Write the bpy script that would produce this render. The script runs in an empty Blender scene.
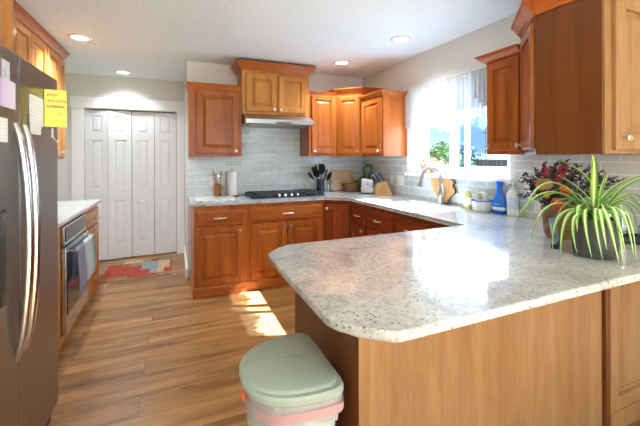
import bpy, bmesh, math, random
from mathutils import Vector, Matrix
random.seed(7)
C = bpy.context.scene.collection
SC = bpy.context.scene
PI = math.pi

# ---------------------------------------------------------------- camera
cam_d = bpy.data.cameras.new('camera'); cam = bpy.data.objects.new('camera', cam_d); C.objects.link(cam)
yaw = math.radians(22.9689); ro = -0.0037
rv = Vector((math.cos(yaw), -math.sin(yaw), 0)); fv = Vector((math.sin(yaw), math.cos(yaw), 0)); uv_ = Vector((0, 0, 1))
Rv = rv * math.cos(ro) + uv_ * math.sin(ro); Uv = uv_ * math.cos(ro) - rv * math.sin(ro)
M = Matrix((Rv, Uv, -fv)).transposed().to_4x4(); M.translation = Vector((-2.3781, -4.1137, 1.3608))
cam.matrix_world = M
cam_d.sensor_fit = 'HORIZONTAL'; cam_d.sensor_width = 36; cam_d.lens = 36 * 342.83 / 640
cam_d.shift_y = -(213 - 156.56) / 640
cam_d.clip_start = 0.05; cam_d.clip_end = 300
SC.camera = cam

# ---------------------------------------------------------------- world, sun, daylight, exposure
SC.view_settings.view_transform = 'Standard'; SC.view_settings.look = 'None'
SC.view_settings.gamma = 1; SC.view_settings.use_curve_mapping = False
SC.view_settings.exposure = 1.98
SC.cycles.max_bounces = 14; SC.cycles.diffuse_bounces = 8; SC.cycles.glossy_bounces = 6; SC.cycles.transparent_max_bounces = 16
w = bpy.data.worlds.new('sky'); SC.world = w; w.use_nodes = True
nt = w.node_tree; nt.nodes.clear()
wo = nt.nodes.new('ShaderNodeOutputWorld'); bg = nt.nodes.new('ShaderNodeBackground')
tc = nt.nodes.new('ShaderNodeTexCoord'); sx = nt.nodes.new('ShaderNodeSeparateXYZ'); cr = nt.nodes.new('ShaderNodeValToRGB')
nt.links.new(tc.outputs['Generated'], sx.inputs[0]); nt.links.new(sx.outputs['Z'], cr.inputs[0])
cr.color_ramp.elements[0].position = 0.0; cr.color_ramp.elements[0].color = (0.46, 0.70, 0.95, 1)
cr.color_ramp.elements[1].position = 0.5; cr.color_ramp.elements[1].color = (0.25, 0.45, 0.8, 1)
nt.links.new(cr.outputs[0], bg.inputs[0]); bg.inputs[1].default_value = 0.42
nt.links.new(bg.outputs[0], wo.inputs[0])
sun_d = bpy.data.lights.new('sun', 'SUN'); sun = bpy.data.objects.new('sun', sun_d); C.objects.link(sun)
sun_d.energy = 33; sun_d.angle = math.radians(0.6); sun_d.color = (0.77, 0.87, 1.0)
sun.rotation_euler = Vector((-1.03, 0.333, -1)).to_track_quat('-Z', 'Y').to_euler(); sun.location = (6, -3, 6)
def area(name, loc, target_dir, sx_, sy_, energy, color=(1, 1, 1)):
    d = bpy.data.lights.new(name, 'AREA'); o = bpy.data.objects.new(name, d); C.objects.link(o)
    d.shape = 'RECTANGLE'; d.size = sx_; d.size_y = sy_; d.energy = energy; d.color = color
    o.location = loc; o.rotation_euler = Vector(target_dir).to_track_quat('-Z', 'Y').to_euler(); return o
# daylight entering through the dining-room windows behind and beside the camera, and through the kitchen window
area('dining_window_daylight', (-1.9, -7.42, 1.45), (0, 1, 0), 3.2, 1.9, 6, (0.68, 0.86, 1))
area('patio_door_daylight', (0.02, -5.6, 1.1), (-1, 0, 0), 2.0, 2.0, 9, (0.68, 0.86, 1))
area('kitchen_window_daylight', (0.17, -1.68, 1.6), (-1, 0, 0), 1.08, 0.82, 9, (0.8, 0.9, 1))
LAMP_W = 36.0

# ---------------------------------------------------------------- node helpers / materials
def mat(name, color=(.8, .8, .8), rough=.5, metal=0, spec=.5, coat=0, emis=None, es=0, trans=0, ior=1.45, alpha=1):
    m = bpy.data.materials.new(name); m.use_nodes = True
    b = m.node_tree.nodes['Principled BSDF']
    b.inputs['Base Color'].default_value = (*color, 1); b.inputs['Roughness'].default_value = rough
    b.inputs['Metallic'].default_value = metal; b.inputs['Specular IOR Level'].default_value = spec
    b.inputs['Coat Weight'].default_value = coat; b.inputs['Coat Roughness'].default_value = .08
    b.inputs['Transmission Weight'].default_value = trans; b.inputs['IOR'].default_value = ior
    b.inputs['Alpha'].default_value = alpha
    if emis: b.inputs['Emission Color'].default_value = (*emis, 1); b.inputs['Emission Strength'].default_value = es
    return m
def N(m, t, **kw):
    n = m.node_tree.nodes.new(t)
    for k, v in kw.items(): setattr(n, k, v)
    return n
def L(m, a, b): m.node_tree.links.new(a, b)
def BS(m): return m.node_tree.nodes['Principled BSDF']
def ramp(m, fac, stops, interp='LINEAR'):
    r = N(m, 'ShaderNodeValToRGB'); r.color_ramp.interpolation = interp
    e = r.color_ramp.elements
    while len(e) < len(stops): e.new(.5)
    for i, (p, c) in enumerate(stops):
        e[i].position = p; e[i].color = (*c, 1) if len(c) == 3 else c
    L(m, fac, r.inputs[0]); return r
def coords(m, scale=(1, 1, 1), rnd=True, rot=(0, 0, 0)):
    t = N(m, 'ShaderNodeTexCoord'); mp = N(m, 'ShaderNodeMapping')
    mp.inputs['Scale'].default_value = scale; mp.inputs['Rotation'].default_value = rot
    if rnd:
        oi = N(m, 'ShaderNodeObjectInfo'); ml = N(m, 'ShaderNodeMath', operation='MULTIPLY'); ml.inputs[1].default_value = 37.0
        L(m, oi.outputs['Random'], ml.inputs[0]); ad = N(m, 'ShaderNodeVectorMath', operation='ADD')
        L(m, t.outputs['Object'], ad.inputs[0]); L(m, ml.outputs[0], ad.inputs[1]); L(m, ad.outputs[0], mp.inputs[0])
    else: L(m, t.outputs['Object'], mp.inputs[0])
    return mp.outputs[0]
def noise(m, vec, scale, detail=4, rough=.55, dist=0):
    n = N(m, 'ShaderNodeTexNoise'); n.inputs['Scale'].default_value = scale; n.inputs['Detail'].default_value = detail
    n.inputs['Roughness'].default_value = rough; n.inputs['Distortion'].default_value = dist
    L(m, vec, n.inputs['Vector']); return n
def mix(m, fac, a, b, bt='MIX'):
    x = N(m, 'ShaderNodeMix', data_type='RGBA', blend_type=bt)
    if isinstance(fac, float): x.inputs[0].default_value = fac
    else: L(m, fac, x.inputs[0])
    for i, v in ((6, a), (7, b)):
        if isinstance(v, tuple): x.inputs[i].default_value = (*v, 1)
        else: L(m, v, x.inputs[i])
    return x.outputs[2]
def bump(m, h, strength=.2, dist=.01):
    b = N(m, 'ShaderNodeBump'); b.inputs['Strength'].default_value = strength; b.inputs['Distance'].default_value = dist
    L(m, h, b.inputs['Height']); L(m, b.outputs[0], BS(m).inputs['Normal'])

def wood(name, dark, mid, light, axis='z', rough=.3, coat=.1, vary=.2):
    m = mat(name, mid, rough, coat=coat, spec=.3)
    sc = {'z': (9, 9, .8), 'x': (.8, 9, 9), 'y': (9, .8, 9)}[axis]
    v = coords(m, sc)
    n1 = noise(m, v, 1.3, 5, .6, .6); n2 = noise(m, v, 9, 3, .6)
    r1 = ramp(m, n1.outputs['Fac'], [(.3, dark), (.52, mid), (.75, light)])
    r2 = ramp(m, n2.outputs['Fac'], [(.3, (.8, .76, .72)), (.6, (1, 1, 1))])
    c = mix(m, .55, r1.outputs[0], r2.outputs[0], 'MULTIPLY')
    oi = N(m, 'ShaderNodeObjectInfo'); rr = ramp(m, oi.outputs['Random'], [(0, (1 - vary, 1 - vary * 1.15, 1 - vary * 1.3)), (1, (1 + 0, 1, 1))])
    c = mix(m, 1.0, c, rr.outputs[0], 'MULTIPLY'); L(m, c, BS(m).inputs['Base Color'])
    bump(m, n2.outputs['Fac'], .04, .002)
    return m
WD, WM, WL = (.30, .066, .011), (.48, .128, .022), (.6, .195, .04)
M_wood = wood('stained_alder', WD, WM, WL, 'z')
M_woodx = wood('stained_alder_horizontal', WD, WM, WL, 'x')
M_woodd = wood('stained_alder_groove', (.12, .028, .006), (.2, .05, .01), (.27, .08, .018), 'x')
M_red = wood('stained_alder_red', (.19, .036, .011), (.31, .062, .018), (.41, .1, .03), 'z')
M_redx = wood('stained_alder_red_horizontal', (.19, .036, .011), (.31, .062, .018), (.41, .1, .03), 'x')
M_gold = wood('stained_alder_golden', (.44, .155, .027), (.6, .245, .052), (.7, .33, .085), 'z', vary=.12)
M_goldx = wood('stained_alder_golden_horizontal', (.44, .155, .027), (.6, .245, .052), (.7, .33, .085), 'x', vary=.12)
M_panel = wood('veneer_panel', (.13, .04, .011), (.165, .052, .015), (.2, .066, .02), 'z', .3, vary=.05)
M_bar = wood('bar_wood_daylit', (.27, .14, .057), (.325, .178, .08), (.38, .22, .102), 'z', .25, vary=.0)  # paler copy of the wood: daylight on these fronts is put in the colour
M_cutting = wood('maple_board', (.66, .44, .25), (.75, .53, .33), (.82, .6, .4), 'y', .5, 0)
M_live = wood('live_edge_wood', (.55, .27, .09), (.72, .4, .17), (.82, .53, .27), 'z', .4, 0)
M_bark = mat('bark', (.12, .05, .02), .8)
M_block = wood('knife_block_wood', (.55, .28, .08), (.68, .38, .13), (.75, .46, .18), 'z', .4, .1)
M_crockw = wood('crock_wood', (.3, .1, .02), (.45, .17, .04), (.55, .24, .07), 'z', .45, 0)
M_spoon = wood('spoon_wood', (.4, .25, .12), (.55, .38, .2), (.65, .48, .28), 'z', .6, 0)

# floor planks along x
M_floor = mat('laminate_floor', (.35, .18, .08), .32)
v0 = coords(M_floor, (1, 1, 1), False)
bk = N(M_floor, 'ShaderNodeTexBrick'); bk.offset = .37; bk.offset_frequency = 2
for k, val in (('Scale', 1), ('Mortar Size', .0012), ('Mortar Smooth', .1), ('Bias', 0), ('Brick Width', 1.28), ('Row Height', .19)): bk.inputs[k].default_value = val
bk.inputs['Color1'].default_value = (0, 0, 0, 1); bk.inputs['Color2'].default_value = (1, 1, 1, 1); bk.inputs['Mortar'].default_value = (.5, .5, .5, 1)
L(M_floor, v0, bk.inputs['Vector'])
sep = N(M_floor, 'ShaderNodeSeparateXYZ'); L(M_floor, v0, sep.inputs[0])
add = N(M_floor, 'ShaderNodeVectorMath', operation='MULTIPLY_ADD'); L(M_floor, bk.outputs['Color'], add.inputs[0]); add.inputs[1].default_value = (7, 13, 5); L(M_floor, v0, add.inputs[2])
mp = N(M_floor, 'ShaderNodeMapping'); mp.inputs['Scale'].default_value = (1.0, 9, 1); L(M_floor, add.outputs[0], mp.inputs[0])
n1 = noise(M_floor, mp.outputs[0], 1.3, 5, .55, .2)
mp2 = N(M_floor, 'ShaderNodeMapping'); mp2.inputs['Scale'].default_value = (2.5, 50, 1); L(M_floor, add.outputs[0], mp2.inputs[0])
n2 = noise(M_floor, mp2.outputs[0], 2.2, 4, .6)
r1 = ramp(M_floor, n1.outputs['Fac'], [(.28, (.16, .066, .019)), (.43, (.28, .13, .041)), (.57, (.38, .19, .064)), (.74, (.48, .265, .098))])
r2 = ramp(M_floor, n2.outputs['Fac'], [(.3, (.78, .74, .7)), (.62, (1.05, 1.05, 1.05))])
c = mix(M_floor, .7, r1.outputs[0], r2.outputs[0], 'MULTIPLY')
rp = ramp(M_floor, bk.outputs['Color'], [(0, (.82, .8, .78)), (1, (1.12, 1.1, 1.05))])
c = mix(M_floor, 1.0, c, rp.outputs[0], 'MULTIPLY')
mpk = N(M_floor, 'ShaderNodeMapping'); mpk.inputs['Scale'].default_value = (2.6, 9, 1); L(M_floor, add.outputs[0], mpk.inputs[0])
nk = noise(M_floor, mpk.outputs[0], 1.9, 2, .5); rk = ramp(M_floor, nk.outputs['Fac'], [(.66, (0, 0, 0)), (.76, (.75, .75, .75))])
c = mix(M_floor, rk.outputs[0], c, (.1, .038, .016))
c = mix(M_floor, bk.outputs['Fac'], c, (.1, .045, .02)); L(M_floor, c, BS(M_floor).inputs['Base Color'])
bump(M_floor, n2.outputs['Fac'], .06, .002)

M_ceil = mat('textured_ceiling', (.79, .88, .93), .8)
vc = coords(M_ceil, (1, 1, 1), False); nc = noise(M_ceil, vc, 28, 4, .6); bump(M_ceil, nc.outputs['Fac'], .35, .012)
M_wall = mat('greige_paint', (.69, .675, .62), .7)
vw = coords(M_wall, (1, 1, 1), False); nw = noise(M_wall, vw, 60, 3); bump(M_wall, nw.outputs['Fac'], .12, .004)
M_trim = mat('white_trim_paint', (.87, .865, .85), .35)
M_doorp = mat('white_door_paint', (.80, .80, .79), .35)
M_dark = mat('dark_void', (.01, .01, .01), .9)

def granite():
    m = mat('speckled_granite', (.6, .58, .55), .35, spec=.2, coat=1.0)
    BS(m).inputs['Coat Roughness'].default_value = .018; BS(m).inputs['Coat IOR'].default_value = 1.55
    v = coords(m, (1, 1, 1), False)
    nb = noise(m, v, 4.5, 7, .68, .6)
    base = ramp(m, nb.outputs['Fac'], [(.3, (.24, .255, .25)), (.43, (.46, .47, .465)), (.56, (.6, .61, .605)), (.75, (.5, .505, .49))])
    nm = noise(m, v, 48, 4, .7); mid = ramp(m, nm.outputs['Fac'], [(.34, (.62, .61, .6)), (.52, (1, 1, 1)), (.7, (1.06, 1.05, 1.03))])
    c = mix(m, .85, base.outputs[0], mid.outputs[0], 'MULTIPLY')
    vo = N(m, 'ShaderNodeTexVoronoi'); vo.inputs['Scale'].default_value = 75; L(m, v, vo.inputs['Vector'])
    sp = N(m, 'ShaderNodeMath', operation='LESS_THAN'); sp.inputs[1].default_value = .27; L(m, vo.outputs['Distance'], sp.inputs[0])
    sc = N(m, 'ShaderNodeSeparateColor'); L(m, vo.outputs['Color'], sc.inputs[0])
    gt = N(m, 'ShaderNodeMath', operation='GREATER_THAN'); gt.inputs[1].default_value = .48; L(m, sc.outputs[0], gt.inputs[0])
    mu = N(m, 'ShaderNodeMath', operation='MULTIPLY'); L(m, sp.outputs[0], mu.inputs[0]); L(m, gt.outputs[0], mu.inputs[1])
    n4 = noise(m, v, 9, 3); g4 = ramp(m, n4.outputs['Fac'], [(.4, (.25, .25, .25)), (.6, (1, 1, 1))])
    mu2 = N(m, 'ShaderNodeMath', operation='MULTIPLY'); L(m, mu.outputs[0], mu2.inputs[0]); L(m, g4.outputs[0], mu2.inputs[1])
    spc = ramp(m, sc.outputs[1], [(0, (.03, .03, .04)), (.65, (.09, .08, .085)), (1, (.28, .13, .08))])
    c = mix(m, mu2.outputs[0], c, spc.outputs[0]); L(m, c, BS(m).inputs['Base Color']); return m
M_gran = granite()
M_quartz = mat('pale_left_counter', (.66, .65, .61), .06, spec=.7)
v = coords(M_quartz); n = noise(M_quartz, v, 20, 5, .7); r = ramp(M_quartz, n.outputs['Fac'], [(.3, (.6, .59, .54)), (.55, (.7, .69, .64))]); L(M_quartz, r.outputs[0], BS(M_quartz).inputs['Base Color'])

def tile(name, plane, c1=(.53, .57, .55), c2=(.66, .69, .665), mortar=(.84, .84, .82), wobble=.35):
    m = mat(name, c1, .07, spec=.7)
    t = N(m, 'ShaderNodeTexCoord'); s = N(m, 'ShaderNodeSeparateXYZ'); L(m, t.outputs['Object'], s.inputs[0])
    cb = N(m, 'ShaderNodeCombineXYZ'); L(m, s.outputs['X' if plane == 'x' else 'Y'], cb.inputs[0]); L(m, s.outputs['Z'], cb.inputs[1])
    b = N(m, 'ShaderNodeTexBrick'); L(m, cb.outputs[0], b.inputs['Vector']); b.offset = .5
    for k, val in (('Scale', 1), ('Mortar Size', .0032), ('Mortar Smooth', .15), ('Bias', 0), ('Brick Width', .205), ('Row Height', .0735)): b.inputs[k].default_value = val
    b.inputs['Color1'].default_value = (*c1, 1); b.inputs['Color2'].default_value = (*c2, 1); b.inputs['Mortar'].default_value = (*mortar, 1)
    L(m, b.outputs['Color'], BS(m).inputs['Base Color'])
    rr = ramp(m, b.outputs['Fac'], [(0, (.07, .07, .07)), (1, (.7, .7, .7))]); L(m, rr.outputs[0], BS(m).inputs['Roughness'])
    nn = noise(m, t.outputs['Object'], 14, 2); 
    iv = N(m, 'ShaderNodeMath', operation='MULTIPLY_ADD'); L(m, b.outputs['Fac'], iv.inputs[0]); iv.inputs[1].default_value = -1.0; L(m, nn.outputs['Fac'], iv.inputs[2])
    bump(m, iv.outputs[0], wobble, .006); return m
M_tile = tile('glazed_tile_back', 'x'); M_tiler = tile('glazed_tile_right', 'y')
M_tilel = mat('white_backsplash', (.75, .75, .72), .15)

M_steel = mat('stainless_steel', (.35, .33, .32), .36, 1)
M_steelb = mat('bright_stainless', (.62, .61, .6), .2, 1)
M_nickel = mat('brushed_nickel', (.40, .385, .36), .3, 1)
M_hw = mat('satin_hardware', (.8, .79, .76), .3, 1)
M_chrome = mat('chrome', (.8, .8, .8), .08, 1)
M_black = mat('black_enamel', (.012, .013, .016), .22)
M_iron = mat('cast_iron', (.015, .018, .024), .45)
M_blackp = mat('black_plastic', (.015, .016, .018), .35)
M_ovgl = mat('oven_glass', (.02, .018, .017), .05, spec=.8)
M_grey = mat('grey_side', (.12, .12, .12), .5)
M_white = mat('white_plastic', (.8, .8, .78), .3)
M_ceramic = mat('white_ceramic', (.82, .82, .8), .12)
M_blue = mat('blue_glaze', (.02, .08, .4), .2)
M_paper = mat('white_paper', (.85, .85, .84), .8)
M_sage = mat('sage_grey_plastic', (.37, .43, .37), .42)
M_sagel = mat('pale_grey_green_plastic', (.56, .6, .57), .45)
M_bag = mat('white_film', (.75, .74, .74), .3, trans=.2)
M_pink = mat('pink_drawstring', (.88, .6, .6), .45)
M_orange = mat('orange_plastic', (.8, .14, .03), .4)
M_glassm = None
def glass(name, tint=(1, 1, 1), refl=.09):
    m = bpy.data.materials.new(name); m.use_nodes = True; n = m.node_tree; n.nodes.clear()
    o = n.nodes.new('ShaderNodeOutputMaterial'); t = n.nodes.new('ShaderNodeBsdfTransparent'); g = n.nodes.new('ShaderNodeBsdfGlossy'); mx = n.nodes.new('ShaderNodeMixShader')
    t.inputs[0].default_value = (*tint, 1); g.inputs['Roughness'].default_value = .02; mx.inputs[0].default_value = refl
    n.links.new(t.outputs[0], mx.inputs[1]); n.links.new(g.outputs[0], mx.inputs[2]); n.links.new(mx.outputs[0], o.inputs[0]); return m
M_glass = glass('window_glass', (.96, .98, 1), .06); M_jar = glass('clear_jar_glass', (.85, .87, .87), .25)
M_screen = glass('insect_screen', (.7, .8, .95), .0)
# lace curtain
M_lace = bpy.data.materials.new('white_lace'); M_lace.use_nodes = True; n_ = M_lace.node_tree; n_.nodes.clear()
o_ = n_.nodes.new('ShaderNodeOutputMaterial'); d_ = n_.nodes.new('ShaderNodeBsdfDiffuse'); tl = n_.nodes.new('ShaderNodeBsdfTranslucent'); tp = n_.nodes.new('ShaderNodeBsdfTransparent')
a1 = n_.nodes.new('ShaderNodeMixShader'); a2 = n_.nodes.new('ShaderNodeMixShader'); d_.inputs[0].default_value = (.86, .86, .85, 1); tl.inputs[0].default_value = (.09, .09, .09, 1)
a1.inputs[0].default_value = .5; n_.links.new(d_.outputs[0], a1.inputs[1]); n_.links.new(tl.outputs[0], a1.inputs[2])
uvn = n_.nodes.new('ShaderNodeUVMap'); sxy = n_.nodes.new('ShaderNodeSeparateXYZ'); n_.links.new(uvn.outputs[0], sxy.inputs[0])
tcn = n_.nodes.new('ShaderNodeTexCoord'); vor = n_.nodes.new('ShaderNodeTexVoronoi'); vor.inputs['Scale'].default_value = 45; n_.links.new(tcn.outputs['Object'], vor.inputs['Vector'])
lt = n_.nodes.new('ShaderNodeMath'); lt.operation = 'LESS_THAN'; lt.inputs[1].default_value = .3; n_.links.new(vor.outputs['Distance'], lt.inputs[0])
lw = n_.nodes.new('ShaderNodeMath'); lw.operation = 'LESS_THAN'; lw.inputs[1].default_value = .16; n_.links.new(sxy.outputs['Y'], lw.inputs[0])
mm = n_.nodes.new('ShaderNodeMath'); mm.operation = 'MULTIPLY'; n_.links.new(lt.outputs[0], mm.inputs[0]); n_.links.new(lw.outputs[0], mm.inputs[1])
ma = n_.nodes.new('ShaderNodeMath'); ma.operation = 'MULTIPLY_ADD'; n_.links.new(mm.outputs[0], ma.inputs[0]); ma.inputs[1].default_value = .5; ma.inputs[2].default_value = .1
n_.links.new(ma.outputs[0], a2.inputs[0]); n_.links.new(a1.outputs[0], a2.inputs[1]); n_.links.new(tp.outputs[0], a2.inputs[2]); n_.links.new(a2.outputs[0], o_.inputs[0])

# ---------------------------------------------------------------- mesh helpers
def box(bm, x0, x1, y0, y1, z0, z1, mtx=None):
    vs = [bm.verts.new(Vector(p)) for p in ((x0, y0, z0), (x1, y0, z0), (x1, y1, z0), (x0, y1, z0), (x0, y0, z1), (x1, y0, z1), (x1, y1, z1), (x0, y1, z1))]
    if mtx:
        for v in vs: v.co = mtx @ v.co
    fs = [bm.faces.new([vs[i] for i in f]) for f in ((0, 3, 2, 1), (4, 5, 6, 7), (0, 1, 5, 4), (1, 2, 6, 5), (2, 3, 7, 6), (3, 0, 4, 7))]
    return vs
def bbox(x0, x1, y0, y1, z0, z1, r=.003, seg=2, mtx=None):
    bm = bmesh.new(); box(bm, x0, x1, y0, y1, z0, z1)
    if r: bmesh.ops.bevel(bm, geom=list(bm.edges), offset=r, segments=seg, profile=.5, affect='EDGES')
    if mtx: bm.transform(mtx)
    return bm
def join(bm, other):
    me = bpy.data.meshes.new('tmp'); other.to_mesh(me); other.free(); bm.from_mesh(me); bpy.data.meshes.remove(me); return bm
def lathe(bm, prof, seg=24, c=(0, 0, 0), axis='z', cap=True, mtx=None):
    rings = []
    for (r, h) in prof:
        ring = []
        for i in range(seg):
            a = 2 * PI * i / seg; p = Vector((r * math.cos(a), r * math.sin(a), h))
            if axis == 'x': p = Vector((p.z, p.x, p.y))
            if axis == 'y': p = Vector((p.y, p.z, p.x))
            p += Vector(c)
            if mtx: p = mtx @ p
            ring.append(bm.verts.new(p))
        rings.append(ring)
    for a, b in zip(rings, rings[1:]):
        for i in range(seg):
            j = (i + 1) % seg; bm.faces.new((a[i], a[j], b[j], b[i]))
    if cap:
        bm.faces.new(list(reversed(rings[0]))); bm.faces.new(rings[-1])
    return bm
def tube(bm, pts, r, seg=10, cap=True, sq=1.0):
    pts = [Vector(p) for p in pts]; n = len(pts)
    rr = r if isinstance(r, (list, tuple)) else [r] * n
    t0 = (pts[1] - pts[0]).normalized(); up = Vector((0, 0, 1)) if abs(t0.z) < .9 else Vector((1, 0, 0))
    nrm = t0.cross(up).normalized(); rings = []
    for i, p in enumerate(pts):
        t = (pts[min(i + 1, n - 1)] - pts[max(i - 1, 0)]).normalized()
        nrm = (nrm - t * nrm.dot(t)).normalized(); bn = t.cross(nrm)
        rings.append([bm.verts.new(p + (nrm * math.cos(2 * PI * k / seg) + bn * math.sin(2 * PI * k / seg) * sq) * rr[i]) for k in range(seg)])
    for a, b in zip(rings, rings[1:]):
        for i in range(seg):
            j = (i + 1) % seg; bm.faces.new((a[i], a[j], b[j], b[i]))
    if cap: bm.faces.new(list(reversed(rings[0]))); bm.faces.new(rings[-1])
    return bm
def prism(bm, poly, z0, z1, mtx=None):
    lo = [bm.verts.new(Vector((x, y, z0))) for x, y in poly]; hi = [bm.verts.new(Vector((x, y, z1))) for x, y in poly]
    if mtx:
        for v in lo + hi: v.co = mtx @ v.co
    n = len(poly); bm.faces.new(list(reversed(lo))); bm.faces.new(hi)
    for i in range(n):
        j = (i + 1) % n; bm.faces.new((lo[i], lo[j], hi[j], hi[i]))
    return bm
def sweep(bm, path, prof):
    """profile [(out, z)] swept with mitres along an open plan path; out is to the right of travel"""
    P = [Vector((x, y)) for x, y in path]; n = len(P); dirs = [(P[i + 1] - P[i]).normalized() for i in range(n - 1)]
    nr = [Vector((d.y, -d.x)) for d in dirs]; rings = []
    for i in range(n):
        if i == 0: m = nr[0]
        elif i == n - 1: m = nr[-1]
        else:
            s = nr[i - 1] + nr[i]; m = s / (s.dot(nr[i]))
        rings.append([bm.verts.new((P[i].x + m.x * o, P[i].y + m.y * o, z)) for o, z in prof])
    k = len(prof)
    for a, b in zip(rings, rings[1:]):
        for i in range(k):
            j = (i + 1) % k; bm.faces.new((a[i], b[i], b[j], a[j]))
    bm.faces.new(rings[0]); bm.faces.new(list(reversed(rings[-1]))); bmesh.ops.recalc_face_normals(bm, faces=bm.faces); return bm
def flatten(me):
    # broad flat faces of bevelled blocks keep their true plane normal
    if not len(me.polygons): return
    mx = max(p.area for p in me.polygons); big = [p for p in me.polygons if p.area > .12 * mx]
    if len(big) <= 8:
        for p in big: p.use_smooth = False
def obj(name, bm, m, parent=None, smooth=35, loc=None):
    bmesh.ops.recalc_face_normals(bm, faces=bm.faces) if smooth != 'raw' else None
    me = bpy.data.meshes.new(name); bm.to_mesh(me); bm.free()
    o = bpy.data.objects.new(name, me); C.objects.link(o)
    for x in (m if isinstance(m, (list, tuple)) else [m]): me.materials.append(x)
    if smooth and smooth != 'raw':
        me.polygons.foreach_set('use_smooth', [True] * len(me.polygons)); me.set_sharp_from_angle(angle=math.radians(smooth)); flatten(me)
    if parent: o.parent = parent
    if loc: o.location = loc
    return o
def struct(name, bm, m, parent=None, smooth=0):
    o = obj(name, bm, m, parent, smooth)
    if not parent: o['kind'] = 'structure'
    return o
def thing(name, label, cat, loc=(0, 0, 0), rz=0, group=None, kind=None):
    o = bpy.data.objects.new(name, None); C.objects.link(o); o.empty_display_size = .1
    o.location = loc; o.rotation_euler = (0, 0, rz)
    if kind: o['kind'] = kind
    else: o['label'] = label; o['category'] = cat
    if group: o['group'] = group
    return o
def tag(o, label, cat, group=None, kind=None):
    o['label'] = label; o['category'] = cat
    if group: o['group'] = group
    if kind: o['kind'] = kind
    return o
def dup(root, loc, rz, label, group=None):
    r = root.copy(); C.objects.link(r); r.location = loc; r.rotation_euler = (0, 0, rz); r['label'] = label
    if group: r['group'] = group
    for ch in list(root.children):
        c = ch.copy(); C.objects.link(c); c.parent = r
        for g in ch.children:
            d = g.copy(); C.objects.link(d); d.parent = c
    return r

# ---------------------------------------------------------------- room shell
XL, YC, HC = -3.745, 1.15, 2.439
S_ = -7.5
bm = bmesh.new(); box(bm, XL - .15, .15, S_ - .15, YC + .8, -.1, 0); struct('floor', bm, M_floor)
bm = bmesh.new(); box(bm, XL - .15, .15, S_ - .15, YC + .8, HC, HC + .1); struct('ceiling', bm, M_ceil)
bm = bmesh.new(); box(bm, XL - .15, XL, S_, YC + .7, 0, HC); struct('wall_left', bm, M_wall)
WY0, WY1, WZ0, WZ1 = -2.26, -1.10, 1.18, 2.03
bm = bmesh.new()
box(bm, 0, .15, WY1, .12, 0, HC); box(bm, 0, .15, WY0, WY1, 0, WZ0); box(bm, 0, .15, WY0, WY1, WZ1, HC)
box(bm, 0, .15, -4.6, WY0, 0, HC); box(bm, 0, .15, -6.6, -4.6, 2.1, HC); box(bm, 0, .15, S_, -6.6, 0, HC)
struct('wall_right', bm, M_wall)
bm = bmesh.new(); box(bm, -2.247, 0, 0, .12, 0, HC); struct('wall_back', bm, M_wall)
bm = bmesh.new(); box(bm, -2.247, -2.127, .12, YC, 0, HC); struct('wall_hall', bm, M_wall)
bm = bmesh.new(); OX0, OX1, OZ = -3.456, -2.348, 1.995
box(bm, XL, OX0, YC, YC + .12, 0, HC); box(bm, OX1, -2.127, YC, YC + .12, 0, HC); box(bm, OX0, OX1, YC, YC + .12, OZ, HC)
struct('wall_closet', bm, M_wall)
bm = bmesh.new(); box(bm, XL, -2.1, YC + .7, YC + .78, 0, HC); box(bm, -2.13, -2.05, YC + .12, YC + .7, 0, HC); struct('wall_closet_back', bm, M_dark)
bm = bmesh.new()
box(bm, XL, -3.5, S_ - .15, S_, 0, HC); box(bm, -.3, .15, S_ - .15, S_, 0, HC); box(bm, -3.5, -.3, S_ - .15, S_, 0, .5); box(bm, -3.5, -.3, S_ - .15, S_, 2.4, HC)
struct('wall_south', bm, M_wall)
# closet trim
bm = bmesh.new()
box(bm, -3.585, OX0 + .005, YC - .018, YC - .001, 0, OZ + .01); box(bm, OX1 - .005, -2.252, YC - .018, YC - .001, 0, OZ + .01)
box(bm, -3.6, -2.25, YC - .03, YC - .001, OZ + .01, 2.145); struct('trim_1', bm, M_trim)
bm = bmesh.new()
box(bm, -2.265, -2.248, .0, YC - .03, 0, .11); box(bm, -2.265, -2.248, -.018, .0, 0, .11); struct('baseboard_hall', bm, M_trim)
bm = bmesh.new(); box(bm, XL + .001, XL + .016, .17, YC - .001, 0, .11); struct('baseboard_left', bm, M_trim)
bm = bmesh.new(); box(bm, XL + .001, XL + .016, S_, -3.0, 0, .11); box(bm, XL + .016, -.3, S_ + .001, S_ + .016, 0, .11); struct('baseboard_south', bm, M_trim)

# bifold closet doors: four leaves
def leaf_bm(w_, h_, t=.03):
    bm = bmesh.new()
    box(bm, 0, w_, .012, t, 0, h_)
    def ring(x0, x1, z0, z1, y): return [bm.verts.new((x0, y, z0)), bm.verts.new((x1, y, z0)), bm.verts.new((x1, y, z1)), bm.verts.new((x0, y, z1))]
    pz = [(.2, .78), (.94, 1.58), (1.68, 1.9)]; sx0, sx1 = .068, w_ - .068
    # front skin: stiles and rails, panels stepped in then raised
    zs = [0] + [z for p in pz for z in p] + [h_]
    box(bm, 0, sx0, 0, .012, 0, h_); box(bm, sx1, w_, 0, .012, 0, h_)
    for i in range(0, len(zs), 2): box(bm, sx0, sx1, 0, .012, zs[i], zs[i + 1])
    for z0, z1 in pz:
        a = ring(sx0, sx1, z0, z1, .0119); b = ring(sx0 + .012, sx1 - .012, z0 + .012, z1 - .012, .0115); c_ = ring(sx0 + .032, sx1 - .032, z0 + .032, z1 - .032, .002)
        for p, q in ((a, b), (b, c_)):
            for i in range(4):
                j = (i + 1) % 4; bm.faces.new((p[i], p[j], q[j], q[i]))
        bm.faces.new(c_)
    return bm
pts = [(OX0 + .004, YC + .035), (-3.187, YC - .012), (-2.912, YC + .03), (-2.635, YC + .022), (OX1 - .004, YC + .035)]
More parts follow.
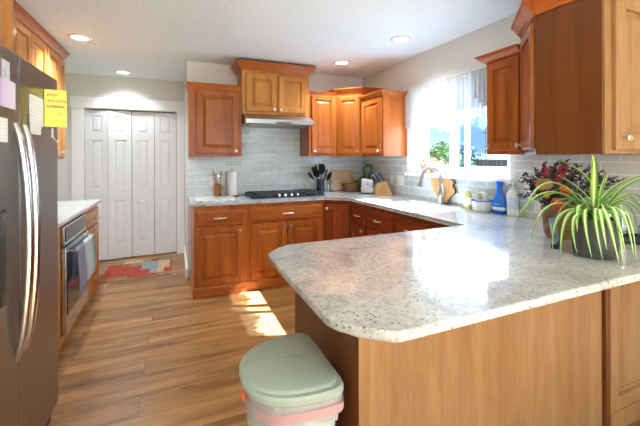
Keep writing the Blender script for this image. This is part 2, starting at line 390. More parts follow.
for i in range(4):
    a, b = Vector(pts[i]), Vector(pts[i + 1]); d = b - a; w_ = d.length - .006
    r_ = bpy.data.objects.new('door_%d' % (i + 1), None); C.objects.link(r_); r_['kind'] = 'structure'
    r_.location = (a.x, a.y, .012); r_.rotation_euler = (0, 0, math.atan2(d.y, d.x))
    obj('door_leaf', leaf_bm(w_, 1.97), M_doorp, r_, 0)
    if i in (1, 2):
        bm = bmesh.new(); lathe(bm, [(.006, -.001), (.007, -.015), (.016, -.022), (.016, -.03), (.006, -.035)], 14, (w_ / 2, 0, .94), 'y'); obj('door_knob', bm, M_white, r_)
for i in (0, 1):
    pass

# window
win = bpy.data.objects.new('window_1', None); C.objects.link(win); win['kind'] = 'structure'; win.location = (0, 0, 0)
bm = bmesh.new()
box(bm, -.016, 0, WY1 - .005, -1.0, WZ0 - .02, 2.075); box(bm, -.016, 0, WY0, WY1 - .005, WZ1, 2.075); obj('casing', bm, M_trim, win, 0)
box_ = bmesh.new(); box(box_, 0, .10, WY1 - .012, WY1, WZ0, WZ1); box(box_, 0, .10, WY0, WY0 + .012, WZ0, WZ1); box(box_, 0, .1, WY0, WY1, WZ1 - .012, WZ1); obj('jamb', box_, M_trim, win, 0)
obj('sill', bbox(-.055, .10, -2.30, -1.0, WZ0 - .028, WZ0 + .006, .006), M_trim, win)
bm = bmesh.new(); fx0, fx1 = .07, .13
box(bm, fx0, fx1, WY0 + .01, WY0 + .06, WZ0, WZ1); box(bm, fx0, fx1, WY1 - .06, WY1 - .01, WZ0, WZ1)
box(bm, fx0, fx1, WY0 + .05, WY1 - .05, WZ0 + .002, WZ0 + .07); box(bm, fx0, fx1, WY0 + .05, WY1 - .05, WZ1 - .06, WZ1); obj('window_frame', bm, M_trim, win, 0)
def sash(y0, y1, x0, x1, b, nm):
    bm = bmesh.new(); z0, z1 = WZ0 + .06, WZ1 - .05
    box(bm, x0, x1, y0, y0 + b, z0, z1); box(bm, x0, x1, y1 - b, y1, z0, z1); box(bm, x0, x1, y0 + b, y1 - b, z0, z0 + b * .6); box(bm, x0, x1, y0 + b, y1 - b, z1 - b, z1)
    s = obj(nm, bm, M_trim, win, 0)
    bm = bmesh.new(); box(bm, (x0 + x1) / 2 - .003, (x0 + x1) / 2 + .003, y0 + b, y1 - b, z0 + b * .6, z1 - b); obj('pane', bm, M_glass, s, 0); return s
sash(-1.60, -1.165, .075, .098, .055, 'sash'); sash(-2.20, -1.70, .102, .125, .05, 'sash')
bm = bmesh.new(); box(bm, .104, .122, -1.70, -1.60, WZ0 + .06, WZ1 - .05); b2 = obj('pane', bm, M_glass, win, 0)
bm = bmesh.new(); box(bm, .127, .129, -2.20, -1.60, WZ0 + .06, WZ1 - .05); obj('screen', bm, M_screen, win, 0)

# backsplashes
bm = bmesh.new(); box(bm, -2.243, -.012, -.012, -.0005, .9155, 1.364); box(bm, -1.70, -.915, -.012, -.0005, 1.364, 1.80); struct('trim_2', bm, M_tile)
bm = bmesh.new(); box(bm, -.012, -.0005, -.999, -.0005, .9155, 1.364); box(bm, -.012, -.0005, -2.301, -.999, .9155, WZ0 - .03); box(bm, -.012, -.0005, -3.6, -2.301, .9155, 1.364); struct('trim_3', bm, M_tiler)
bm = bmesh.new(); box(bm, XL + .0005, XL + .01, -1.9, .3, .9155, 1.344); struct('trim_4', bm, M_tilel)

# recessed lights
for i, (x, y) in enumerate([(-3.155, -.451), (-2.976, .847), (-.459, -1.504), (-.617, -.611)]):
    nm = ['over the left counter', 'in front of the closet doors', 'near the window', 'above the back corner', '', ''][i]
    t = thing('recessed_light', 'round white recessed ceiling light ' + (nm or 'of the dining side'), 'ceiling light', (x, y, HC))
    bm = bmesh.new(); lathe(bm, [(.068, -.001), (.098, -.001), (.095, -.007), (.068, -.012), (.062, -.004)], 32, cap=False); obj('trim_ring', bm, M_white, t)
    bm = bmesh.new(); lathe(bm, [(.0, -.0062), (.066, -.0062), (.066, -.003)], 32, cap=False); obj('lens', bm, mat('lamp_lens', (.9, .9, .9), .5, emis=(1, .95, .86), es=3), t)
    d = bpy.data.lights.new('downlight', 'SPOT'); d.energy = LAMP_W * (1, .35, .45, .6)[i]; d.color = (.76, .88, 1); d.spot_size = math.radians(135); d.spot_blend = 1.0; d.shadow_soft_size = .03
    o = bpy.data.objects.new('downlight', d); C.objects.link(o); o.location = (0, 0, -.03); o.parent = t

t = thing('fill_pendant', 'added white globe fill lamp, unseen behind the camera', 'pendant lamp', (-1.6, -5.9, HC))  # added lamp outside the view, brightens the ceiling and kitchen
bm = bmesh.new(); tube(bm, [(0, 0, -.001), (0, 0, -.45)], .006, 8); lathe(bm, [(.001, -.02), (.06, -.018), (.06, -.001), (.001, -.001)], 20, cap=False); obj('stem', bm, M_nickel, t)
bm = bmesh.new(); lathe(bm, [(.16 * math.sin(PI * k / 12) + .0005, -.61 + .16 * math.cos(PI * k / 12)) for k in range(13)], 24, cap=False); obj('globe', bm, mat('fill_globe_glass', (.9, .9, .9), .4, emis=(1, .95, .88), es=3), t)
d = bpy.data.lights.new('pendant_fill_light', 'POINT'); d.energy = 45; d.color = (.66, .84, 1); d.shadow_soft_size = .17; o = bpy.data.objects.new('pendant_fill_light', d); C.objects.link(o); o.location = (0, 0, -.61); o.parent = t

# ---------------------------------------------------------------- cabinet builder (front at y=0 facing -y, width along +x)
def panel_bm(x0, x1, z0, z1, raised=True, t=.02, fr=.056):
    bm = bmesh.new(); cx = []
    def ring(i, y):
        return [bm.verts.new(p) for p in ((x0 + i, y, z0 + i), (x1 - i, y, z0 + i), (x1 - i, y, z1 - i), (x0 + i, y, z1 - i))]
    if raised: seq = [(0, 0), (0, -t + .005), (.0045, -t), (fr - .003, -t), (fr, -t + .014), (fr + .009, -t + .0145), (fr + .034, -t + .004), (fr + .036, -t + .001)]
    else: seq = [(0, 0), (0, -t + .008), (.004, -t + .003), (.012, -t + .002), (.015, -t)]
    R_ = [ring(i, y) for i, y in seq]
    for a, b in zip(R_, R_[1:]):
        for i in range(4):
            j = (i + 1) % 4; bm.faces.new((a[i], a[j], b[j], b[i]))
    bm.faces.new(list(reversed(R_[0]))); bm.faces.new(R_[-1]); return bm
def knob(parent, x, z, y=-.0205, m=None):
    bm = bmesh.new(); lathe(bm, [(.0055, 0), (.005, -.012), (.0135, -.017), (.0165, -.023), (.013, -.029), (.003, -.031)], 16, (x, y, z), 'y'); return obj('knob', bm, m or M_hw, parent)
def pull(parent, x, z, y=-.0205):
    bm = bmesh.new()
    for s in (-1, 1): lathe(bm, [(.006, 0), (.005, -.02)], 10, (x + s * .044, y, z), 'y')
    tube(bm, [(x - .062, y - .016, z), (x - .044, y - .022, z), (x, y - .03, z), (x + .044, y - .022, z), (x + .062, y - .016, z)], [.004, .0065, .009, .0065, .004], 10)
    return obj('drawer_pull', bm, M_hw, parent)
def carcass(w_, d, z0, z1):
    bm = bmesh.new(); box(bm, 0, w_, 0, d, z0, z1)
    return bm
def cabinet(name, label, loc, rz, w_, d, z0, z1, doors=(), drawers=(), mv=M_wood, mh=M_woodx, base=False, crown=None, poly=None, group=None, knobs=True, cat='cabinet', cmat=None):
    t = thing(name, label, cat, loc, rz, group)
    bm = bmesh.new()
    if poly: prism(bm, poly, z0, z1)
    else: box(bm, 0, w_, 0, d, z0, z1)
    obj('body', bm, mv, t, 0)
    for (x0, x1, a, b, kx, kz) in doors:
        dd = obj('door', panel_bm(x0, x1, a, b), mv, t, 0)
        if knobs and kx is not None: knob(dd, kx, kz)
    for (x0, x1, a, b, n) in drawers:
        dd = obj('drawer', panel_bm(x0, x1, a, b, False), mh, t, 0)
        if n == 1: pull(dd, (x0 + x1) / 2, (a + b) / 2)
        if n == 2: knob(dd, (x0 + x1) / 2, (a + b) / 2)
    if base:
        bm = bmesh.new(); sweep(bm, base, [(0, .0), (.012, 0), (.012, .085), (.004, .1), (0, .1)]); obj('base_moulding', bm, mh, t, 0)
    if crown:
        path, cz, hh, oo = crown
        bm = bmesh.new(); sweep(bm, path, [(.0, cz), (.010 * oo, cz), (.014 * oo, cz + .12 * hh), (.03 * oo, cz + .3 * hh), (.052 * oo, cz + .62 * hh), (.062 * oo, cz + .82 * hh), (.07 * oo, cz + .84 * hh), (.07 * oo, cz + hh), (.0, cz + hh)])
        obj('crown_moulding', bm, cmat or mh, t, 0)
    return t
def bake(t):
    m_ = t.rotation_euler.to_matrix().to_4x4()
    for ch in t.children_recursive: ch.data.transform(m_)
    t.rotation_euler = (0, 0, 0); return t

BX = -2.211; BF = -.62
R90 = -PI / 2
# back wall base cabinets
cabinet('base_cabinet', 'stained wood base cabinet with one drawer at left end of back wall', (BX, BF, 0), 0, .50, .615, 0, .884,
        doors=[(.018, .462, .115, .668, .435, .63)], drawers=[(.018, .462, .69, .835, 1)], base=[(.50, 0), (0, 0), (0, .6)][::-1])
w2 = .84
cabinet('base_cabinet', 'wide stained wood base cabinet with two doors under the gas cooktop', (-1.71, BF, 0), 0, .855, .615, 0, .884,
        doors=[(.042, .422, .115, .668, .395, .625), (.434, .818, .115, .668, .46, .625)], drawers=[(.042, .825, .69, .84, 1)], mh=M_woodx, base=[(0, 0), (.855, 0)])
# diagonal base corner cabinet : local frame on its diagonal face
dl = math.hypot(.235, .235)
def diag_poly(p, rz, pts_):
    c_, s_ = math.cos(-rz), math.sin(-rz); out = []
    for x, y in pts_:
        x -= p[0]; y -= p[1]; out.append((x * c_ - y * s_, x * s_ + y * c_))
    return out
p0 = (-.855, -.62); rzd = -PI / 4
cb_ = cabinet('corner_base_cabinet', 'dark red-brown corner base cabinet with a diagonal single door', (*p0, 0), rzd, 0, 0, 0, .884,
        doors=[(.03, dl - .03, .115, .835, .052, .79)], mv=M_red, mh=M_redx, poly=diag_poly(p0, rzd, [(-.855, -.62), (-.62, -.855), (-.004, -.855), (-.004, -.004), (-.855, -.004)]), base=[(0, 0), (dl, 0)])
bake(cb_)
# right wall base cabinets (local x runs towards -y)
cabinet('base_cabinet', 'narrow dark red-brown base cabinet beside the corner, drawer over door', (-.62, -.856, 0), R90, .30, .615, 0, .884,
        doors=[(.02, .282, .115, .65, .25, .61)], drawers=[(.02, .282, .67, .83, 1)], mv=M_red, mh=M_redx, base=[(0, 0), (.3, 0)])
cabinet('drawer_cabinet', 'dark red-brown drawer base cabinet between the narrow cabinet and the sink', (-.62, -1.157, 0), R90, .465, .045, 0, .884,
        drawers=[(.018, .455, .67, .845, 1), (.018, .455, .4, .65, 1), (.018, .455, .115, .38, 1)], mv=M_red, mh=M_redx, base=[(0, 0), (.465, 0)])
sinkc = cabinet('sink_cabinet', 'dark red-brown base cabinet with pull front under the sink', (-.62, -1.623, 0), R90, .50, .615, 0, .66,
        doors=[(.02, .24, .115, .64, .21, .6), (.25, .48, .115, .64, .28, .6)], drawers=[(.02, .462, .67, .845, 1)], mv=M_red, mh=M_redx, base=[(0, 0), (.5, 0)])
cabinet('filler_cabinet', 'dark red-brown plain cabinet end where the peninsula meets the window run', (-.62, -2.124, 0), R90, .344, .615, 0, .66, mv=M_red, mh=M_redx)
bm = bmesh.new(); box(bm, 0, .50, 0, .02, .6605, .884); obj('front_rail', bm, M_redx, sinkc, 0)
bm = bmesh.new(); box(bm, .501, .844, 0, .02, .6605, .884); obj('corner_rail', bm, M_redx, sinkc, 0)

# peninsula base
PX, PY0, PY1 = -1.81, -3.11, -2.47
t = thing('peninsula_base', 'peninsula cabinet with wood bar back toned as daylit, facing the dining side', 'cabinet', (PX, PY0, 0))
bm = bmesh.new(); box(bm, 0, -.49 - PX, .0, .64, .0, .884); box(bm, -.49 - PX, -.005 - PX, .02, .64, 0, .884); obj('body', bm, M_wood, t, 0)
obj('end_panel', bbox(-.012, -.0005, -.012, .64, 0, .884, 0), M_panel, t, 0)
obj('bar_panel', bbox(.0, -.488 - PX, -.012, -.0005, 0, .884, 0), M_bar, t, 0)
obj('corner_trim', bbox(-.014, .03, -.016, -.0122, 0, .884, .002), M_bar, t, 0)
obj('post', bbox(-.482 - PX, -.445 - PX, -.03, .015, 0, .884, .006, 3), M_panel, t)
t2 = obj('bar_door', panel_bm(-.44 - PX, -.04 - PX, .10, .86, True, .02, .075), M_bar, t, 0)
obj('toe_board', bbox(-.44 - PX, -.005 - PX, -.016, .0, 0, .095, .002), M_bar, t, 0)

# worktop (one continuous granite slab) with sink cut-out
outline = [(-2.247, -.002), (-2.247, -.648), (-.851, -.648), (-.648, -.851), (-.648, -2.445), (-1.856, -2.445), (-1.915, -2.49), (-1.978, -2.55), (-1.99, -2.58), (-1.99, -3.235), (-1.975, -3.275), (-1.935, -3.325), (-1.865, -3.388), (-1.84, -3.393), (-.002, -3.393), (-.002, -.002)]
bm = bmesh.new(); prism(bm, outline, .885, .915)
ed = [e for e in bm.edges if abs(e.verts[0].co.z - e.verts[1].co.z) < 1e-6]
bmesh.ops.bevel(bm, geom=ed, offset=.007, segments=3, profile=.5, affect='EDGES')
top = obj('granite_worktop', bm, M_gran, None, 40)
tag(top, 'polished speckled white granite worktop running along both walls and over the peninsula', 'worktop')
SX0, SX1, SY0, SY1 = -.545, -.155, -1.95, -1.28
bm = bbox(SX0, SX1, SY0, SY1, .8, 1.0, .03, 4); cut = obj('cutter', bm, M_gran, None, 0)
md = top.modifiers.new('b', 'BOOLEAN'); md.object = cut; md.operation = 'DIFFERENCE'; md.solver = 'EXACT'
dg = bpy.context.evaluated_depsgraph_get(); me2 = bpy.data.meshes.new_from_object(top.evaluated_get(dg)); top.modifiers.clear(); top.data = me2; me2.name = 'granite_worktop'
for p in me2.polygons:
    if abs(p.normal.z) > .999: p.use_smooth = False
bpy.data.objects.remove(cut)
t = thing('kitchen_sink', 'cream undermount sink set in the worktop below the window', 'sink', ((SX0 + SX1) / 2, (SY0 + SY1) / 2, .70))
hx, hy = (SX1 - SX0) / 2, (SY1 - SY0) / 2
bm = bmesh.new()
def rring(bm, hx_, hy_, r_, z, n=5):
    vs = []
    for (sx_, sy_, a0) in ((1, 1, 0), (-1, 1, PI / 2), (-1, -1, PI), (1, -1, 1.5 * PI)):
        for k in range(n): a = a0 + PI / 2 * k / (n - 1); vs.append(bm.verts.new((sx_ * (hx_ - r_) + r_ * math.cos(a), sy_ * (hy_ - r_) + r_ * math.sin(a), z)))
    return vs
rs = [rring(bm, hx + .02, hy + .02, .05, .184), rring(bm, hx - .001, hy - .001, .04, .184), rring(bm, hx - .008, hy - .008, .05, .03), rring(bm, hx - .04, hy - .04, .06, .01)]
for a, b in zip(rs, rs[1:]):
    for i in range(len(a)):
        j = (i + 1) % len(a); bm.faces.new((a[i], a[j], b[j], b[i]))
bm.faces.new(rs[-1]); obj('basin', bm, mat('cream_sink', (.75, .7, .58), .2), t, 40)
bm = bmesh.new(); lathe(bm, [(.0, .0125), (.035, .0125), (.042, .0105)], 20, cap=False); obj('drain', bm, M_chrome, t)

# ---------------------------------------------------------------- wall cabinets
FD = -.325
def wall_cab(label, x0, x1, z0, z1, doors, **k):
    return cabinet('wall_cabinet', label, (x0, FD, 0), 0, x1 - x0, .324, z0, z1, doors=doors, **k)
CP = lambda w_: [(0, .32), (0, 0), (w_, 0), (w_, .32)]
wall_cab('stained wood wall cabinet with single door left of the range hood', -2.243, -1.70, 1.364, 2.11,
         [(.075, .50, 1.40, 2.065, .475, 1.425)], crown=(CP(.54)[:3], 2.085, .05, .35))
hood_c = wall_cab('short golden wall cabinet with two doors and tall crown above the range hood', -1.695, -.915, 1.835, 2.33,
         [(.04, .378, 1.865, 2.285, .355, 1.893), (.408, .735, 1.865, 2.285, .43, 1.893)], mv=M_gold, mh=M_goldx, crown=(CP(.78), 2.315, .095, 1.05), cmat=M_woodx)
wall_cab('narrow stained wood wall cabinet with single door right of the range hood', -.912, -.557, 1.364, 2.12,
         [(.03, .335, 1.40, 2.09, .055, 1.425)], crown=([(0, 0), (.355, 0)], 2.105, .03, .3))
pd = (-.556, -.325); dl2 = math.hypot(.231, .231)
cb_ = cabinet('corner_wall_cabinet', 'diagonal corner wall cabinet with knotted door in the back corner', (*pd, 0), rzd, 0, 0, 1.364, 2.13,
        doors=[(.022, dl2 - .022, 1.395, 2.09, dl2 - .05, 1.425)], poly=diag_poly(pd, rzd, [(-.556, -.325), (-.325, -.556), (-.003, -.556), (-.003, -.003), (-.556, -.003)]),
        crown=(diag_poly(pd, rzd, [(-.556, -.05), (-.556, -.325), (-.325, -.556), (-.05, -.556)]), 2.115, .065, .7))
bake(cb_)
cabinet('wall_cabinet', 'stained wood wall cabinet with pale sunlit side left of the window', (-.325, -.557, 0), R90, .448, .322, 1.364, 2.03,
        doors=[(.03, .425, 1.395, 2.0, .395, 1.425)], crown=([(0, 0), (.448, 0), (.448, .322)], 2.012, .05, .8))
# right foreground: small cabinet and tall corner cabinet over the peninsula
cabinet('wall_cabinet', 'small stained wood wall cabinet with crown right of the window', (-.325, -2.325, 0), R90, .272, .322, 1.37, 2.04,
        doors=[(.018, .262, 1.395, 2.01, .035, 1.428)], crown=([(0, .322), (0, 0), (.272, 0)], 2.02, .052, .8))
pt = (-.325, -2.60); A_ = -.61; dl3 = math.hypot(.285, .285)
tc_ = cabinet('corner_wall_cabinet', 'tall corner wall cabinet with plain side panel hanging over the peninsula', (*pt, 0), rzd - 0, 0, 0, 1.369, 2.13,
        poly=None, mv=M_panel)
for ch in list(tc_.children): bpy.data.objects.remove(ch)
tc_.rotation_euler = (0, 0, 0); tc_.location = (-.61, -3.19, 0)
ox, oy = .61, 3.19
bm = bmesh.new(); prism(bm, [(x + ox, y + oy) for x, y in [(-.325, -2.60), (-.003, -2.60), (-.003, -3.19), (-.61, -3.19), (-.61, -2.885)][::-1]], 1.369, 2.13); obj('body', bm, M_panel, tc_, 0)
mtx = Matrix.Translation((-.325 + ox, -2.60 + oy, 0)) @ Matrix.Rotation(-PI * .75, 4, 'Z')
mtx = Matrix.Translation((-.325 + ox, -2.60 + oy, 0)) @ Matrix.Rotation(PI + PI / 4, 4, 'Z') @ Matrix.Rotation(0, 4, 'Z')
bm = panel_bm(.03, dl3 - .03, 1.40, 2.08)
# outward (-y local) must face (-1, 1)/sqrt2 ; local x along (-1,-1)/sqrt2
mm_ = Matrix(((-.7071, .7071, 0, -.325 + ox), (-.7071, -.7071, 0, -2.60 + oy), (0, 0, 1, 0), (0, 0, 0, 1)))
bm.transform(mm_); dd = obj('door', bm, M_wood, tc_, 0)
bm = bmesh.new(); lathe(bm, [(.0055, 0), (.005, -.012), (.0135, -.017), (.0165, -.023), (.013, -.029), (.003, -.031)], 16, (.05, -.0205, 1.43), 'y'); bm.transform(mm_); obj('knob', bm, M_hw, dd)
obj('face_frame', bbox(.001, .607, -.012, -.0005, 1.369, 2.13, 0), M_bar, tc_, 0)
dd = obj('door', panel_bm(.05, .585, 1.385, 2.10, True, .022, .075), M_bar, tc_, 0); dd.location = (0, -.012, 0)
knob(dd, .098, 1.437, -.0225)
bm = bmesh.new(); sweep(bm, [(x + ox, y + oy) for x, y in [(-.325, -2.60), (-.61, -2.885), (-.61, -3.205), (-.003, -3.205)]], [(-.0, 2.10), (-.012, 2.10), (-.016, 2.115), (-.03, 2.13), (-.045, 2.155), (-.055, 2.17), (-.063, 2.172), (-.063, 2.19), (0, 2.19)][::-1] if False else [(0, 2.105), (.01, 2.105), (.014, 2.118), (.03, 2.135), (.048, 2.16), (.058, 2.175), (.066, 2.177), (.066, 2.192), (0, 2.192)]); 
o = obj('crown_moulding', bm, M_woodx, tc_, 0)

# left side uppers: local x runs towards +y
L90 = PI / 2
XU = -3.42
def left_up(label, y0, y1, splits, knobside):
    d_ = [(a - y0 + .004, b - y0 - .004, 1.375, 2.335, (b - y0 - .035 if k > 0 else a - y0 + .035), 1.41) for (a, b), k in zip(splits, knobside)]
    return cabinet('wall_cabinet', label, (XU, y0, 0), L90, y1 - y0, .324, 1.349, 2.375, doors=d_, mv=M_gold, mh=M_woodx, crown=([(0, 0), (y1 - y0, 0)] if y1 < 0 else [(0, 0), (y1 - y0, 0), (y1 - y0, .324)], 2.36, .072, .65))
left_up('stained wood wall cabinet just beyond the over-fridge cabinet', -1.85, -1.14, [(-1.83, -1.50), (-1.50, -1.16)], (1, -1))
left_up('two-door stained wood wall cabinet in middle of left wall', -1.139, -.42, [(-1.12, -.785), (-.785, -.435)], (1, -1))
left_up('two-door stained wood wall cabinet at far end of left wall', -.419, .13, [(-.405, -.09), (-.09, .12)], (-1, -1))
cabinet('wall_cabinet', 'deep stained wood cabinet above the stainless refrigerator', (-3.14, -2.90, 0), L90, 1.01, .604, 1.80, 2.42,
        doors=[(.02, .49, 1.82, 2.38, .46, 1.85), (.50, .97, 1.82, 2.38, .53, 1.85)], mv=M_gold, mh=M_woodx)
# left base run
OV0, OV1 = -1.12, -.43
cabinet('base_cabinet', 'stained wood base cabinet beyond the oven, small drawer over door', (-3.135, OV1 + .001, 0), L90, .145 - OV1, .605, 0, .884,
        doors=[(.02, .28, .10, .68, .25, .64), (.29, .545, .10, .68, .32, .64)], drawers=[(.02, .545, .70, .84, 2)], base=[(0, 0), (.145 - OV1, 0)], mv=M_gold, mh=M_goldx)
cabinet('base_cabinet', 'narrow stained wood base filler between fridge and oven', (-3.135, -1.96, 0), L90, .83, .605, 0, .884, mv=M_gold, mh=M_goldx)
t = thing('oven_cabinet', 'stained wood cabinet housing the built-in oven', 'cabinet', (-3.135, OV0 - .009, 0), L90)
bm = bmesh.new(); W_ = OV1 - OV0 + .009; box(bm, 0, W_, 0, .605, 0, .07); box(bm, 0, W_, 0, .605, .862, .884); box(bm, 0, .008, 0, .605, .07, .862); obj('body', bm, M_goldx, t, 0)
t = thing('wall_oven', 'stainless and black glass built-in oven under the left counter', 'oven', (-3.115, OV0, .071), L90)
W_ = OV1 - OV0
obj('housing', bbox(.004, W_ - .004, .02, .55, 0, .79, 0), M_blackp, t, 0)
obj('control_panel', bbox(.006, W_ - .006, -.0, .02, .645, .788, .003), M_steelb, t)
obj('display', bbox(.04, W_ - .04, -.004, -.0005, .67, .77, .001), mat('control_glass', (.03, .035, .045), .08), t)
dr = obj('oven_door', bbox(.006, W_ - .006, -.012, .019, .02, .635, .004), M_steelb, t)
obj('door_glass', bbox(.03, W_ - .03, -.016, -.0125, .14, .60, .001), M_ovgl, dr)
bm = bmesh.new(); tube(bm, [(.04, -.055, .60), (W_ - .04, -.055, .60)], .011, 12)
for x in (.06, W_ - .06): tube(bm, [(x, -.0125, .60), (x, -.05, .60)], .008, 10)
obj('oven_handle', bm, M_steelb, dr)
obj('vent_strip', bbox(.006, W_ - .006, -.008, .02, -.0, .016, .002), M_steelb, t)
def towel(y0, y1, zb, mt, nm, label):
    bm = bmesh.new(); n = 14; X = -3.115 + .055
    prof = [(.016, zb), (.0175, .45), (.016, .60), (.0145, .66), (.0125, .675), (0, .6875), (-.0125, .675), (-.0145, .66), (-.017, .55), (-.018, zb + .1)]
    rows = []
    for k in range(n + 1):
        y = y0 + (y1 - y0) * k / n; wv = math.sin(k * 1.5) * .007
        rows.append([bm.verts.new((X + px + (wv if pz < .62 and px > 0 else 0) + (.01 if px > 0 and pz < .5 else 0), y + (0 if pz > .5 else (.5 - pz) * .03 * math.sin(k)), pz)) for px, pz in prof])
    for a, b in zip(rows, rows[1:]):
        for i in range(len(prof) - 1): bm.faces.new((a[i], b[i], b[i + 1], a[i + 1]))
    bmesh.ops.solidify(bm, geom=list(bm.faces), thickness=-.002)
    o = obj(nm, bm, mt, None, 60); return tag(o, label, 'towel')
M_tow = mat('aqua_white_towel', (.8, .85, .88), .9)
s = N(M_tow, 'ShaderNodeTexCoord'); s2 = N(M_tow, 'ShaderNodeSeparateXYZ'); L(M_tow, s.outputs['Object'], s2.inputs[0])
mu = N(M_tow, 'ShaderNodeMath', operation='MULTIPLY'); mu.inputs[1].default_value = 62; L(M_tow, s2.outputs['Y'], mu.inputs[0]); sn = N(M_tow, 'ShaderNodeMath', operation='SINE'); L(M_tow, mu.outputs[0], sn.inputs[0])
rr = ramp(M_tow, sn.outputs[0], [(.3, (.93, .95, .96)), (.75, (.5, .82, .86))]); L(M_tow, rr.outputs[0], BS(M_tow).inputs['Base Color'])
towel(-.82, -.56, .36, M_tow, 'hanging_towel', 'white and aqua striped towel hanging from the oven handle')
towel(-1.06, -.85, .33, mat('grey_towel', (.5, .5, .6), .9), 'hanging_towel', 'dark grey towel hanging on the near end of the oven handle')
bm = bmesh.new(); prism(bm, [(-3.744, -1.96), (-3.10, -1.96), (-3.10, .165), (-3.744, .165)], .885, .915)
bmesh.ops.bevel(bm, geom=[e for e in bm.edges if abs(e.verts[0].co.z - e.verts[1].co.z) < 1e-6], offset=.005, segments=2, affect='EDGES')
tag(obj('left_worktop', bm, M_quartz, None, 40), 'pale polished worktop above the built-in oven on the left wall', 'worktop')
# spice rack on left counter
t = thing('spice_rack', 'small wooden rack on the left counter behind the fridge', 'rack', (-3.62, -.36, .9155), L90)
bm = bmesh.new(); box(bm, -.1, -.09, -.05, .05, 0, .3); box(bm, .09, .1, -.05, .05, 0, .3)
for z in (0, .14, .28): box(bm, -.09, .09, -.05, .05, z, z + .01)
obj('frame', bm, M_crockw, t, 0)

# ---------------------------------------------------------------- refrigerator (front faces +x)
FX = -2.93; FY0, FY1, FS = -2.88, -1.966, -2.443
t = thing('refrigerator', 'stainless side-by-side refrigerator with curved handles and water dispenser', 'refrigerator', (FX, FY0, 0), L90)
Wf = FY1 - FY0; sd = FS - FY0
obj('cabinet_case', bbox(.004, Wf - .004, .075, .77, .05, 1.745, .006), M_grey, t)
obj('grille', bbox(.01, Wf - .01, .03, .074, .03, .115, .003), M_blackp, t)
for x in (.06, Wf - .05): 
    bm = bmesh.new(); lathe(bm, [(.02, 0), (.02, .05)], 12, (x, .06, 0)); obj('foot', bm, M_steelb, t)
dl_ = obj('door', bbox(.002, sd - .004, 0, .07, .12, 1.758, .008, 3), M_steel, t)
dr_ = obj('door', bbox(sd + .004, Wf - .002, 0, .07, .12, 1.758, .008, 3), M_steel, t)
obj('seam_trim', bbox(sd - .0038, sd + .0038, -.001, .06, .12, 1.755, 0), M_steelb, t, 0)
def fhandle(xx, par, zt, zb, bow):
    bm = bmesh.new(); n = 18; pp = []
    for i in range(n + 1):
        s_ = i / n; z = zt + (zb - zt) * s_; pp.append((xx, -.002 - (bow + .008) * math.sin(PI * s_) ** .6, z))
    tube(bm, pp, [.009] + [.0145] * (n - 1) + [.009], 12, True, 1.2)
    obj('handle', bm, M_steelb, par)
fhandle(sd - .042, dl_, 1.49, .60, .034); fhandle(sd + .042, dr_, 1.49, .60, .030)
dsp = obj('water_dispenser', bbox(.06, sd - .123, -.004, -.0005, .845, 1.18, .001), M_black, dl_)
obj('dispenser_panel', bbox(.07, sd - .133, -.008, -.0045, 1.10, 1.17, .001), mat('dispenser_panel', (.05, .06, .08), .15), dsp)

def note(nm, label, pts_, m, cat='note', th=.0012, par=None):
    """thin paper sheet from 4 corner points"""
    bm = bmesh.new(); P = [Vector(p) for p in pts_]; nrm = (P[1] - P[0]).cross(P[3] - P[0]).normalized() * th
    lo = [bm.verts.new(p) for p in P]; hi = [bm.verts.new(p + nrm) for p in P]
    bm.faces.new(lo); bm.faces.new(list(reversed(hi)))
    for i in range(4): j = (i + 1) % 4; bm.faces.new((lo[i], hi[i], hi[j], lo[j]))
    o = obj(nm, bm, m, par, 0)
    if not par: tag(o, label, cat)
    return o
fx = FX + .0008
def fr_rect(y0, y1, z0, z1, x=fx): return [(x, y0, z0), (x, y1, z0), (x, y1, z1), (x, y0, z1)]
M_photo = mat('photo_print', (.3, .5, .7), .3); v = coords(M_photo, (1, 1, 1)); n = noise(M_photo, v, 45, 3); r = ramp(M_photo, n.outputs['Color'], [(.3, (.1, .25, .5)), (.5, (.75, .8, .85)), (.7, (.35, .2, .15))]); L(M_photo, r.outputs[0], BS(M_photo).inputs['Base Color'])
note('photo_print', 'small blue and white photo card high on the left fridge door', fr_rect(-2.59, -2.53, 1.64, 1.705), M_photo, 'photo')
M_inv = mat('invitation', (.7, .62, .8), .4); v = coords(M_inv, (1, 1, 1), False); sy = N(M_inv, 'ShaderNodeSeparateXYZ'); L(M_inv, v, sy.inputs[0]); mr = N(M_inv, 'ShaderNodeMapRange'); mr.inputs[1].default_value = -2.68; mr.inputs[2].default_value = -2.50; L(M_inv, sy.outputs['Y'], mr.inputs[0])
r = ramp(M_inv, mr.outputs[0], [(.1, (.85, .45, .05)), (.35, (.45, .15, .6)), (.5, (.68, .58, .85)), (1, (.78, .72, .85))]); L(M_inv, r.outputs[0], BS(M_inv).inputs['Base Color'])
note('invitation_card', 'purple and orange invitation card on the left fridge door', fr_rect(-2.66, -2.482, 1.54, 1.64), M_inv, 'card')
M_pr = mat('printed_paper', (.85, .85, .85), .7); v = coords(M_pr, (1, 1, 1)); wv = N(M_pr, 'ShaderNodeTexWave', bands_direction='Z'); wv.inputs['Scale'].default_value = 25; wv.inputs['Distortion'].default_value = 3; L(M_pr, v, wv.inputs['Vector'])
r = ramp(M_pr, wv.outputs['Fac'], [(.03, (.68, .68, .7)), (.12, (.86, .86, .86))]); L(M_pr, r.outputs[0], BS(M_pr).inputs['Base Color'])
note('printed_paper', 'white paper with red marks low on the left fridge door near the handle', fr_rect(-2.68, -2.548, 1.415, 1.50), M_pr, 'paper')
note('printed_list', 'long white printed list on the right fridge door beside the yellow pad', fr_rect(-2.345, -2.185, 1.50, 1.625), M_pr, 'paper')
